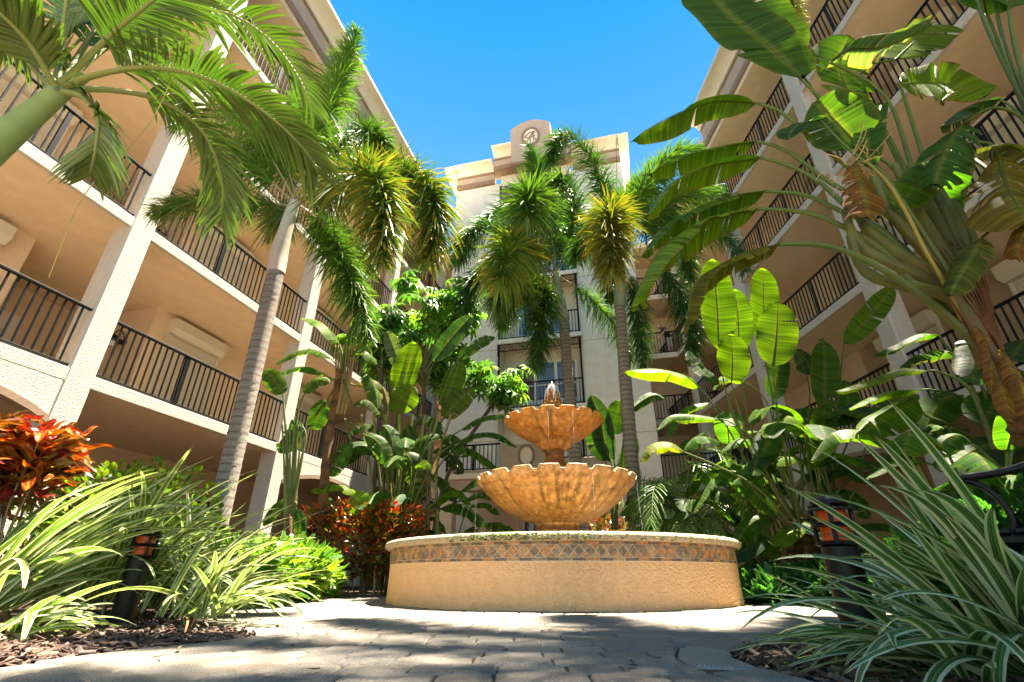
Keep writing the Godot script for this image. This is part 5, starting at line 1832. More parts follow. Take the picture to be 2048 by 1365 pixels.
func left_plants() -> void:
	var p := thing("fan_plant", "slender banana-like plant with green stems beside the white column at left", "plant")
	var z := 7.2
	stub_trunk(p, [far(578, 1175, z), far(580, 1090, z), far(578, 1030, z)], 0.07, 0.055)
	var a1 := [
		[[[578, 1030], [572, 880], [568, 820]], [[566, 789], [552, 765], [538, 748], [522, 742]], 19, FRESH, 1, 0.1], [[[582, 1030], [590, 870], [600, 810]], [[608, 789], [622, 768], [640, 760], [660, 766]], 15, FRESH, 1, -0.1],
		[[[582, 1030], [610, 880], [610, 862]], [[604, 853], [590, 858], [575, 880], [560, 908]], 26, DEEP, 5, -0.2], [[[580, 1030], [592, 1010]], [[588, 1004], [570, 1004], [545, 1025], [527, 1054]], 13, FRESH, 0, -0.2],
		[[[582, 1040], [590, 1020]], [[592, 1018], [598, 1040], [596, 1070], [588, 1100]], 15, DEEP, 1, 0.0], [[[580, 1030], [574, 900], [580, 850]], [[584, 840], [590, 850], [588, 870], [580, 890]], 16, DEEP, 3, -0.2],
	]
	for a in a1:
		big_leaf(p, z, a[0], a[1], a[2], CAMWARD, a[5], a[4], a[3], 0.3, 0.03)
	for k in 6:
		var mb := MB.new()
		mb.tube(path_of([far(574 + k * 2, 1060, z + k * 0.02), far(569 + k * 5, 950, z), far(564 + k * 8, 850, z)], 10), [0.045, 0.042, 0.036, 0.03, 0.024, 0.018, 0.014], 8, tint(Color(0.13, 0.16, 0.035), 0.2), false)
		obj("sheath", mb, M.stem, p)
	var q := thing("fan_plant", "taller banana-like plant with brown trunk behind the red croton hedge", "plant")
	z = 7.8
	stub_trunk(q, [far(640, 1180, z), far(645, 1020, z), far(655, 900, z), far(672, 790, z), far(680, 740, z)], 0.085, 0.06)
	var a2 := [
		[[[682, 745], [684, 710]], [[679, 690], [655, 655], [630, 640], [600, 636]], 22, BRIGHT, 2, -0.3], [[[680, 750], [672, 730]], [[662, 718], [630, 700], [590, 704], [548, 730]], 18, FRESH, 6, -0.4],
		[[[680, 755], [665, 760]], [[650, 750], [620, 735], [585, 736], [540, 756]], 16, DEEP, 6, -0.5], [[[685, 745], [690, 690]], [[692, 680], [705, 650], [728, 640], [750, 660]], 18, BLUISH, 5, -0.3],
		[[[682, 760], [660, 790]], [[654, 804], [645, 808], [636, 830], [626, 860]], 24, DEEP, 5, 0.0], [[[688, 760], [700, 800]], [[705, 812], [722, 800], [742, 805], [760, 830]], 17, Color(0.22, 0.3, 0.1), 8, -0.4],
		[[[690, 750], [705, 740]], [[715, 745], [735, 750], [750, 780], [755, 820]], 20, DEEP, 5, -0.3], [[[686, 750], [690, 720]], [[694, 715], [712, 700], [735, 705], [755, 730]], 18, FRESH, 4, -0.3],
		[[[690, 840], [700, 880]], [[706, 890], [690, 900], [672, 925], [662, 955]], 22, DEEP, 7, -0.2], [[[680, 1010], [712, 1000]], [[712, 992], [690, 972], [655, 970], [618, 982]], 20, BRIGHT, 1, -0.3],
		[[[690, 1020], [700, 1000]], [[702, 992], [715, 1000], [725, 1012], [730, 1030]], 24, BRIGHT, 1, 0.1], [[[680, 1030], [660, 1010]], [[665, 1000], [650, 1005], [640, 1020], [630, 1045]], 14, DEEP, 1, 0.0],
		[[[688, 840], [720, 860]], [[728, 870], [750, 880], [765, 900], [770, 930]], 20, DEEP, 6, -0.2], [[[684, 760], [705, 770]], [[712, 770], [730, 765], [750, 775], [762, 800]], 18, GOLD, 7, -0.3],
	]
	for a in a2:
		big_leaf(q, z + rf(-0.2, 0.3), a[0], a[1], a[2], CAMWARD if a[5] > -0.25 else Vector3(0, 0.9, 0.4), a[5], a[4], a[3], 0.35, 0.028)
	for k in 8:
		var mb := MB.new()
		mb.tube(path_of([far(664 + k * 3, 830, z + (k % 3) * 0.05), far(672 + k * 4, 760, z), far(670 + k * 6, 690, z)], 10), [0.036, 0.033, 0.03, 0.025, 0.018], 8, tint(Color(0.22, 0.15, 0.05), 0.25), false)
		obj("sheath", mb, M.stem, q)


func centre_left_plant() -> void:
	var p := thing("fan_plant", "large leafy banana-like clump left of the fountain with upright bright leaf", "plant")
	var z := 8.6
	var l := [
		[[[775, 1045], [780, 930], [795, 840]], [[802, 792], [806, 765], [816, 725], [828, 684]], 31, BRIGHT, 0, 0.1], [[[800, 1045], [830, 860], [855, 760]], [[868, 724], [885, 700], [912, 665], [944, 630]], 22, BLUISH, 0, 0.15],
		[[[810, 1045], [860, 860], [900, 750]], [[917, 719], [935, 702], [960, 685], [990, 675]], 15, DEEP, 5, 0.1], [[[780, 1045], [785, 900], [790, 850]], [[792, 828], [800, 805], [812, 790], [826, 770]], 30, BRIGHT, 3, 0.2],
		[[[800, 1045], [850, 900], [885, 840]], [[890, 822], [896, 790], [908, 755], [922, 718]], 24, FRESH, 1, 0.1], [[[805, 1045], [860, 900], [880, 850]], [[888, 838], [905, 815], [925, 795], [948, 778]], 28, Color(0.22, 0.32, 0.04), 4, 0.1],
		[[[770, 1045], [790, 850], [800, 760]], [[800, 740], [794, 715], [785, 690], [774, 662]], 17, Color(0.26, 0.34, 0.24), 3, 0.2], [[[790, 1045], [800, 950]], [[806, 912], [815, 912], [824, 930], [830, 968]], 26, Color(0.15, 0.24, 0.08), 4, -0.2],
		[[[815, 1045], [880, 930]], [[905, 902], [930, 895], [965, 912], [1004, 944]], 18, FRESH, 2, -0.3], [[[815, 1045], [880, 900]], [[920, 862], [955, 838], [1000, 830], [1040, 842]], 15, DEEP, 5, -0.5],
		[[[812, 1045], [870, 920]], [[915, 885], [950, 868], [995, 868], [1035, 895]], 16, DEEP, 6, -0.5], [[[820, 1050], [860, 1010]], [[880, 1020], [910, 1008], [945, 1020], [980, 1055]], 26, DEEP, 4, -0.3],
		[[[800, 1045], [850, 900]], [[885, 880], [900, 870], [920, 880], [935, 915]], 26, DEEP, 6, -0.3], [[[800, 1045], [840, 930]], [[875, 915], [890, 905], [910, 915], [925, 950]], 24, BLUISH, 5, -0.3],
		[[[770, 1045], [765, 900]], [[760, 870], [745, 850], [720, 850], [695, 870]], 20, DEEP, 8, -0.5], [[[770, 1045], [755, 920]], [[748, 905], [725, 890], [700, 900], [678, 930]], 22, DEEP, 8, -0.5],
		[[[780, 1045], [770, 860]], [[768, 840], [755, 810], [735, 800], [710, 815]], 20, Color(0.24, 0.3, 0.14), 8, -0.5], [[[780, 1045], [775, 840]], [[775, 810], [765, 775], [745, 760], [722, 768]], 22, Color(0.4, 0.34, 0.12), 9, -0.4],
		[[[800, 1045], [840, 1000]], [[850, 990], [835, 975], [825, 985], [815, 1010]], 18, FRESH, 3, -0.2], [[[810, 1045], [850, 960]], [[860, 950], [880, 955], [900, 975], [910, 1005]], 22, DEEP, 6, -0.3],
		[[[790, 1045], [820, 880]], [[830, 850], [850, 830], [870, 840], [885, 870]], 26, DEEP, 5, -0.3], [[[770, 1050], [745, 1000]], [[735, 990], [745, 1000], [750, 1020], [752, 1045]], 16, FRESH, 2, 0.0],
		[[[790, 1045], [800, 880]], [[815, 850], [820, 880], [835, 900], [850, 925]], 22, DEEP, 4, -0.2], [[[780, 1045], [770, 880]], [[765, 850], [780, 870], [785, 900], [780, 940]], 22, DEEP, 3, -0.2],
		[[[815, 1050], [880, 1000]], [[920, 985], [950, 960], [985, 955], [1015, 975]], 18, DEEP, 6, -0.4], [[[815, 1050], [900, 1010]], [[930, 1000], [960, 985], [990, 990], [1015, 1010]], 16, DEEP, 4, -0.4],
	]
	for a in l:
		big_leaf(p, z + rf(-0.4, 0.5), a[0], a[1], a[2], CAMWARD + Vector3(rf(-0.25, 0.25), 0, 0) if a[5] > -0.25 else Vector3(0, 0.9, 0.4), a[5], a[4], a[3], 0.3, 0.026)
	for k in 16:
		var mb := MB.new()
		var x := 740 + (k * 37) % 130
		mb.tube(path_of([far(x, 1175, z + (k % 4) * 0.15 - 0.2), far(x + 6, 1040, z + (k % 4) * 0.15 - 0.2), far(lerpf(x, 800, 0.2) + (x - 790) * 0.25, 930, z), far(lerpf(x, 800, 0.2) + (x - 790) * 0.6, 830, z)], 14), [0.05, 0.05, 0.045, 0.04, 0.035, 0.03, 0.025, 0.02], 7, tint([Color(0.14, 0.18, 0.03), Color(0.24, 0.14, 0.045), Color(0.18, 0.20, 0.04)][k % 3], 0.2), false)
		obj("sheath", mb, M.stem, p)
	fill(p, Vector3(far(790, 1150, z).x, 0, -z), 22, 0.8, 2.4, 1.0, 0.16, [DEEP, DEEP, FRESH, BLUISH, BRIGHT], 5, 0.4)
	fill(p, Vector3(far(890, 1150, z + 0.5).x, 0, -z - 0.5), 14, 0.4, 1.5, 0.9, 0.15, [DEEP, BLUISH, FRESH], 5, 0.3)
	# a dark leaf pair right of the upper bowl, between the two foxtail trunks
	var q := thing("fan_plant", "dark banana-like plant between the two pale palm trunks behind the fountain", "plant")
	for a in [[[[1225, 1060], [1225, 950]], [[1222, 925], [1210, 890], [1200, 840], [1182, 790]], 24, BLUISH, 0, 0.15], [[[1235, 1060], [1228, 900]], [[1226, 870], [1232, 840], [1236, 820], [1238, 800]], 22, DEEP, 0, 0.1], [[[1228, 1060], [1215, 950]], [[1212, 925], [1200, 890], [1188, 840], [1184, 800]], 26, DEEP, 1, -0.1], [[[1225, 1060], [1240, 980]], [[1245, 960], [1255, 920], [1262, 890], [1262, 860]], 18, DEEP, 1, 0.1], [[[1230, 1060], [1250, 850]], [[1255, 828], [1280, 805], [1310, 790], [1330, 800]], 14, DEEP, 4, -0.4]]:
		big_leaf(q, 10.0, a[0], a[1], a[2], CAMWARD, a[5], a[4], a[3], 0.2, 0.03)


func rebase(o: Node3D, at: Vector3) -> void:
	for c in o.get_children():
		c.position -= at
	o.position += at


# ---------------------------------------------------------------- shrubs
func leaf_mesh(length: float, width: float, droop: float, fold: float, m: Material) -> ArrayMesh:
	var mb := MB.new()
	var rows := []
	for i in 6:
		var t := i / 5.0
		var w: float = width * [0.12, 0.8, 1.0, 0.85, 0.5, 0.03][i]
		var c := Vector3(0, -droop * length * t * t, -length * t)
		rows.append(PackedVector3Array([c + Vector3(w, w * fold, 0), c, c + Vector3(-w, w * fold, 0)]))
	mb.grid(rows, _white(6, 3))
	return mb.mesh(m)


func _white(r: int, c: int) -> Array:
	var out := []
	for i in r:
		var row := PackedColorArray()
		for j in c:
			row.append(Color.WHITE if j != 1 else Color(0.85, 0.9, 0.75))
		out.append(row)
	return out


func facing(dir: Vector3, roll: float) -> Basis:
	var d := dir.normalized()
	var x := d.cross(UPV if absf(d.y) < 0.98 else Vector3.RIGHT).normalized()
	var y := x.cross(d)
	return Basis(x, y, -d) * Basis(Vector3.BACK, roll)


func bushy(o: Node3D, mesh: Mesh, count: int, size: Vector3, base: float, tones: Array, scale0: float, scale1: float, shell := 0.5, called := "foliage") -> void:
	var lump := FastNoiseLite.new()
	lump.seed = rng.randi() % 1000
	lump.frequency = 1.6
	var where := []
	var tints := []
	while where.size() < count:
		var q := Vector3(rf(-1, 1), rf(-1, 1), rf(-1, 1))
		var r := q.length()
		if r > 1.0 or (r < shell and rng.randf() < 0.7):
			continue
		var p := Vector3(q.x * size.x, base + (q.y * 0.5 + 0.5) * size.y, q.z * size.z)
		if lump.get_noise_3dv(p * 1.3) < -0.22:
			continue
		var d := (Vector3(q.x, q.y * 0.6 + 0.35, q.z) + Vector3(rf(-0.8, 0.8), rf(-0.4, 0.8), rf(-0.8, 0.8))).normalized()
		where.append(Transform3D(facing(d, rf(-0.8, 0.8)).scaled(Vector3.ONE * rf(scale0, scale1)), p))
		tints.append(tint(tones[rng.randi() % tones.size()], 0.25))
	kind(many(called, mesh, where, tints, o), "stuff")


func twigs(o: Node3D, count: int, size: Vector3, top: float, r: float, tone: Color) -> void:
	for k in count:
		var mb := MB.new()
		var a := Vector3(rf(-0.75, 0.75) * size.x, 0, rf(-0.8, 0.8) * size.z)
		mb.tube(path_of([a, a + Vector3(rf(-0.08, 0.08), top * 0.5, rf(-0.08, 0.08)), a + Vector3(rf(-0.2, 0.2), top, rf(-0.2, 0.2))], 7), [r, r * 0.8, r * 0.6, r * 0.4], 6, tint(tone, 0.2), false)
		obj("stem", mb, M.stem, o)


func croton_leaf(length: float, width: float, bend: float, tone: Color, vein: Color, spots: Color) -> MB:
	var mb := MB.new()
	var rows := []
	var cols := []
	var off := rf(0, 50)
	var nz := FastNoiseLite.new()
	nz.seed = 3
	nz.frequency = 1.0
	for i in 13:
		var t := i / 12.0
		var w := width * pow(sin(PI * clampf(0.04 + 0.93 * pow(t, 0.85), 0, 1)), 0.8)
		var c := Vector3(0, -bend * length * t * t + 0.02 * sin(t * 9.0 + off), -length * t)
		var row := PackedVector3Array()
		var cr := PackedColorArray()
		for j in 7:
			var x := (j - 3) / 3.0
			row.append(c + Vector3(-w * x, absf(x) * w * 0.35 + 0.1 * w * sin(t * 16.0 + x * 2.0 + off), 0))
			var k := nz.get_noise_2d(t * 7.0 + off, absf(x) * 2.2 + off)
			var cc := tone.lerp(spots, clampf(k * 2.2 + 0.25, 0, 1))
			if j == 3:
				cc = vein
			elif absf(sin(t * 26.0 - absf(x) * 3.0)) > 0.93:
				cc = cc.lerp(vein, 0.6)
			cr.append(cc)
		rows.append(row)
		cols.append(cr)
	mb.grid(rows, cols)
	return mb


func build_shrubs() -> void:
	# broad-leaved croton at the left edge
	var o := thing("croton_shrub", "large croton at the left edge with broad red, orange and yellow-veined leaves", "shrub", Vector3(far(20, 1150, 3.3).x, -0.05, -3.3))
	var top := far(55, 880, 3.3) - o.position
	for k in 20:
		var mb := MB.new()
		var e := top + Vector3(rf(-0.42, 0.18), rf(-0.2, 0.12), rf(-0.3, 0.3))
		mb.tube(path_of([Vector3(rf(-0.15, 0.15), 0, rf(-0.1, 0.1)), e * 0.5 + Vector3(rf(-0.1, 0.1), 0, 0), e], 9), [0.014, 0.012, 0.01, 0.007], 6, Color(0.2, 0.14, 0.08), false)
		obj("stem", mb, M.stem, o)
		for q in 15:
			var reds := [[Color(0.22, 0.012, 0.006), Color(0.45, 0.22, 0.02), Color(0.36, 0.04, 0.006)], [Color(0.34, 0.06, 0.006), Color(0.5, 0.26, 0.02), Color(0.08, 0.016, 0.01)], [Color(0.26, 0.25, 0.015), Color(0.34, 0.06, 0.01), Color(0.08, 0.15, 0.012)], [Color(0.06, 0.012, 0.012), Color(0.34, 0.03, 0.012), Color(0.2, 0.014, 0.008)], [Color(0.24, 0.03, 0.006), Color(0.5, 0.34, 0.03), Color(0.10, 0.014, 0.006)], [Color(0.05, 0.03, 0.01), Color(0.3, 0.2, 0.02), Color(0.16, 0.02, 0.01)]]
			var tone = reds[[0, 0, 1, 2, 3, 3, 4, 5, 5][rng.randi() % 9]]
			var lf := croton_leaf(rf(0.2, 0.31), rf(0.032, 0.048), rf(0.0, 0.4), tone[0], tone[1], tone[2])
			var az := q * 2.4 + rf(-0.3, 0.3)
			var d := Vector3(cos(az), rf(-0.25, 0.9), sin(az)).normalized()
			var leaf := obj("leaf", lf, M.croton, o)
			leaf.transform = Transform3D(facing(d, rf(-0.6, 0.6)), e + Vector3(0, rf(-0.28, 0.03), 0) + d * 0.02)
	# clipped croton hedge by the fountain
	var small := leaf_mesh(0.085, 0.019, 0.25, 0.35, M.croton)
	var reds := [Color(0.36, 0.03, 0.01), Color(0.44, 0.10, 0.012), Color(0.36, 0.28, 0.02), Color(0.12, 0.18, 0.016), Color(0.10, 0.016, 0.01), Color(0.20, 0.17, 0.014), Color(0.05, 0.08, 0.012), Color(0.06, 0.025, 0.012)]
	var hz := 8.0
	var h := thing("croton_hedge", "clipped hedge of red, orange and yellow crotons left of the fountain basin", "hedge", Vector3(far(705, 1180, hz).x, -0.05, -hz))
	bushy(h, small, 3600, Vector3(1.12, 1.0, 0.55), 0.28, reds, 0.7, 1.35, 0.7)
	bushy(h, small, 900, Vector3(1.05, 0.55, 0.5), 0.85, [reds[0], reds[1], reds[5], reds[1]], 0.8, 1.4, 0.3)
	twigs(h, 16, Vector3(1.05, 1, 0.4), 0.75, 0.016, Color(0.30, 0.20, 0.12))
	var h2 := thing("croton_hedge", "low red croton row showing above the coping behind the fountain, right of its pedestal", "hedge", Vector3(far(1195, 1160, 11.0).x, -0.05, -11.0))
	bushy(h2, small, 1500, Vector3(1.0, 0.9, 0.4), 0.6, reds, 0.8, 1.5, 0.5)
	twigs(h2, 8, Vector3(0.9, 1, 0.3), 0.9, 0.014, Color(0.25, 0.18, 0.1))
	# light green ferny shrub
	var sprig := MB.new()
	for k in 7:
		var t := k / 6.0
		var p := Vector3(0, -0.02 * t * t, -0.13 * t)
		for sd in [-1.0, 1.0]:
			leaflet(sprig, p, Vector3(sd * (1.0 - t * 0.5), 0.1, -0.6 - t).normalized(), 0.05 * (1.0 - 0.4 * absf(t - 0.4)), 0.011, UPV.cross(Vector3(sd, 0, -0.5)).normalized(), 0.2, Color.WHITE, Color.WHITE)
	var sprig_mesh := sprig.mesh(M.small_leaf)
	for q in [[455, 5.2, 0.62, 0.42, "pale green ferny shrub behind the left bollard light", 900], [535, 6.2, 0.62, 0.5, "bright yellow-green ferny shrub left of the croton hedge", 1200], [600, 7.2, 0.45, 0.45, "small green ferny shrub at the foot of the croton hedge", 700]]:
		var s := thing("ferny_shrub", q[4], "shrub", Vector3(far(q[0], 1190, q[1]).x, -0.05, -q[1]), "ferny shrubs in the left bed")
		bushy(s, sprig_mesh, q[5], Vector3(q[2], q[3] + 0.12, q[2]), 0.02, [Color(0.20, 0.36, 0.04), Color(0.30, 0.42, 0.035), Color(0.10, 0.24, 0.035)], 0.8, 1.5, 0.5)
		twigs(s, 5, Vector3(q[2] * 0.7, 1, q[2] * 0.7), q[3] * 0.7, 0.007, Color(0.2, 0.2, 0.08))
	# rounded green shrub behind the left flax lilies
	var round_leaf := leaf_mesh(0.06, 0.019, 0.15, 0.3, M.small_leaf)
	for q in [[300, 965, 4.6, 0.75, "bushy yellow-green shrub behind the striped leaves at left", 1700], [215, 985, 4.0, 0.55, "small dark-leaved green shrub under the red croton at left", 900]]:
		var at := far(q[0], q[1], q[2])
		var s := thing("leafy_shrub", q[4], "shrub", Vector3(at.x, -0.05, at.z))
		bushy(s, round_leaf, q[5], Vector3(q[3], at.y + 0.15, 0.5), 0.1, [Color(0.22, 0.34, 0.03), Color(0.30, 0.38, 0.03), Color(0.12, 0.24, 0.03)], 0.8, 1.4, 0.6)
		twigs(s, 7, Vector3(q[3] * 0.7, 1, 0.3), at.y, 0.012, Color(0.22, 0.16, 0.1))
	# low cover in the right bed
	var gz := [[1560, 5.9, 0.75, 0.3], [1640, 6.3, 0.7, 0.34], [1520, 7.0, 0.6, 0.36], [1740, 5.6, 0.8, 0.4], [1860, 4.6, 0.6, 0.36], [1990, 3.6, 0.55, 0.62], [2060, 3.3, 0.5, 0.75]]
	var words_for := ["beside the right end of the basin", "between the basin and the orange bollard light", "low behind the right end of the basin", "behind the right bollard light", "behind the tall striped leaves", "above the black bench seat", "at the right edge over the bench seat"]
	for k in gz.size():
		var q: Array = gz[k]
		var s := thing("ground_cover", "dark green ferny ground cover " + words_for[k], "ground cover", Vector3(far(q[0], 1180, q[1]).x, -0.05, -q[1]), "ground cover in the right bed")
		bushy(s, sprig_mesh, 800, Vector3(q[2], q[3], 0.55), 0.0, [Color(0.05, 0.16, 0.04), Color(0.08, 0.22, 0.05), Color(0.04, 0.11, 0.03)], 0.7, 1.3, 0.4)
	build_umbrella_trees()
	build_areca()


func build_umbrella_trees() -> void:
	var whorl := MB.new()
	for k in 9:
		var a := TAU * k / 9.0 + 0.1
		var d := Vector3(cos(a), 0.12, sin(a)).normalized()
		folded_leaflet(whorl, d * 0.05, d, 0.27, 0.045, UPV, 0.7, Color.WHITE, Color.WHITE)
	var wm := whorl.mesh(M.small_leaf)
	for spec in [[855, 655, 11.5, Vector3(1.6, 1.75, 1.2), 230, "umbrella tree with drooping glossy whorls of leaflets left of the tower", 24], [990, 770, 12.6, Vector3(0.75, 0.62, 0.6), 70, "lower umbrella tree bough of drooping leaflets beside the tower's lowest balcony", 7], [770, 690, 11.0, Vector3(0.9, 0.9, 0.7), 85, "umbrella tree with hanging leaf whorls behind the tall banana-like leaves", 9]]:
		var at := far(spec[0], spec[1], spec[2])
		var o := thing("umbrella_tree", spec[5], "tree", Vector3(at.x, -0.06, at.z))
		var c := Vector3(0, at.y, 0)
		var size: Vector3 = spec[3]
		var tr := MB.new()
		var lead := Vector3(-1.5, 0, 0.2) if spec[4] == 70 else Vector3(0.2, 0, 0)
		tr.tube(path_of([lead, Vector3(lead.x * 0.8, c.y * 0.5, 0.1), c - UPV * size.y * 0.7], 14), [0.09, 0.08, 0.07, 0.06, 0.05], 9, Color(0.22, 0.18, 0.13), false)
		obj("trunk", tr, M.trunk, o)
		var where := []
		var tints := []
		var tips: int = spec[6]
		for k in tips:
			var q := Vector3.ZERO
			while true:
				q = Vector3(rf(-1, 1), rf(-1, 1), rf(-1, 1))
				if q.length() < 1.0 and q.length() > 0.35:
					break
			var end := c + q * size
			var b := MB.new()
			var root := c - UPV * size.y * rf(0.5, 0.9)
			b.tube(path_of([root, root.lerp(end, 0.5) + UPV * 0.08, end], 9), [0.032, 0.026, 0.02, 0.014, 0.01], 6, Color(0.20, 0.20, 0.10), false)
			obj("branch", b, M.stem, o)
			var yellow := rng.randf() < 0.06
			for w in rng.randi_range(9, 15):
				var d := Vector3(rng.randfn(0, 0.2), rng.randfn(0.02, 0.16), rng.randfn(0, 0.2))
				var out := Vector3(d.x + q.x * 0.25, 0.001, d.z + q.z * 0.25)
				var lean := Basis(Vector3(out.z, 0, -out.x).normalized(), rf(0.1, 0.8)) * Basis(UPV, rf(0, TAU))
				where.append(Transform3D(lean.scaled(Vector3.ONE * rf(0.65, 1.15)), end + d))
				tints.append(tint([Color(0.10, 0.24, 0.05), Color(0.16, 0.32, 0.06), Color(0.07, 0.17, 0.04), Color(0.22, 0.38, 0.05)][rng.randi() % 4] if not yellow else Color(0.5, 0.4, 0.03), 0.2))
		kind(many("crown", wm, where, tints, o), "stuff")


func build_areca() -> void:
	for spec in [[1365, 1090, 8.2, 0.0, "bushy dark feather-leaved cane palm right of the pale palm trunk"], [1440, 1100, 8.4, 0.7, "cane palm with yellow stems in the shade behind the upright bright leaves"], [1305, 1080, 11.5, 1.4, "small feather palm beside the tower wall behind the pale trunk"]]:
		var foot := far(spec[0], spec[1], spec[2])
		foot.y = -0.05
		var o := thing("cane_palm", spec[4], "palm tree", foot)
		for k in 15:
			var az: float = k * 2.39996 + spec[3]
			var out := Vector3(cos(az), 0, sin(az))
			var reach := rf(0.55, 1.1)
			var high := rf(0.8, 2.3)
			var b := out * 0.12
			feather_frond(o, [b, b + UPV * high * 0.55 + out * reach * 0.1, b + UPV * high * 0.95 + out * reach * 0.5, b + UPV * high * 0.92 + out * reach * 1.0, b + UPV * (high * 0.6) + out * reach * 1.35], 0.34, 0.011, Color(0.06, 0.15, 0.03), Color(0.12, 0.24, 0.04), 0.42, 44, 0.3, 0.4, 0.013)
		for k in 5:
			var mb := MB.new()
			var a := k * 1.26
			mb.tube(PackedVector3Array([Vector3(cos(a) * 0.1, 0, sin(a) * 0.1), Vector3(cos(a) * 0.14, 0.5, sin(a) * 0.14), Vector3(cos(a) * 0.18, 1.0, sin(a) * 0.18)]), [0.03, 0.025, 0.02], 8, Color(0.32, 0.34, 0.05), false)
			obj("cane", mb, M.stem, o)


# ---------------------------------------------------------------- striped flax lilies
func strap(parent: Node, base: Vector3, az: float, elev: float, length: float, width: float, bend: float, roll: float, tone: Color, cream: Color) -> void:
	var mb := MB.new()
	var rows := []
	var cols := []
	var N := 15
	var p := base
	var out := Vector3(cos(az), 0, sin(az))
	var side := Vector3(-out.z, 0, out.x)
	var curl := rf(-0.35, 0.35)
	var mid := tone.lerp(cream, 0.28)
	var across := [[-1.0, cream], [-0.6, cream], [-0.54, tone], [-0.28, tone], [-0.2, mid], [-0.08, tone], [0.0, tone.darkened(0.2)], [0.2, tone], [0.26, mid], [0.34, tone], [0.5, tone], [0.56, cream], [1.0, cream]]
	for i in N:
		var t := i / (N - 1.0)
		var e := elev - bend * pow(t, 1.4)
		var o2 := out.rotated(UPV, curl * t)
		var d := o2 * cos(e) + UPV * sin(e)
		var s0 := Vector3(-o2.z, 0, o2.x)
		var n0 := s0.cross(d).normalized() * -1.0
		var ro := roll * (1.0 - 0.6 * t)
		var s := s0 * cos(ro) + n0 * sin(ro)
		var n := n0 * cos(ro) - s0 * sin(ro)
		var w := width * minf(0.55 + 1.6 * t, 1.0) * pow(maxf(0.0, 1.0 - pow(t, 3.0)), 0.75)
		var vee := 0.5 * (1.0 - t) + 0.12
		var row := PackedVector3Array()
		var cr := PackedColorArray()
		for q in across:
			row.append(p + s * (w * q[0]) + n * (absf(q[0]) * w * vee))
			var cc: Color = q[1]
			if t > 0.93:
				cc = cc.lerp(Color(0.35, 0.2, 0.08), (t - 0.93) * 9.0)
			cr.append(cc)
		rows.append(row)
		cols.append(cr)
		p += d * (length / (N - 1.0))
	mb.grid(rows, cols)
	obj("leaf", mb, M.strap, parent)


func flax(called_label: String, at: Vector3, count: int, bias: float, spread: float, len0: float, len1: float, width: float, tone: Color, cream: Color, lift0: float, lift1: float) -> Node3D:
	var o := thing("flax_lily", called_label, "plant", at, "striped flax lilies")
	for k in count:
		var az := bias + rng.randfn(0.0, spread)
		var b := Vector3(rf(-0.16, 0.16), 0, rf(-0.16, 0.16))
		var lift := rf(lift0, lift1)
		strap(o, b, az, lift, rf(len0, len1), width * rf(0.75, 1.15), rf(0.4, 1.9), rf(-0.9, 0.9), tint(tone, 0.2), tint(cream, 0.1))
	for k in int(count * 0.12):
		var az := rf(0, TAU)
		strap(o, Vector3(rf(-0.15, 0.15), 0, rf(-0.15, 0.15)), az, rf(0.0, 0.5), rf(len0, len1) * 0.6, width * 0.4, rf(0.6, 1.2), rf(-1, 1), Color(0.34, 0.20, 0.09), Color(0.42, 0.28, 0.14))
	return o


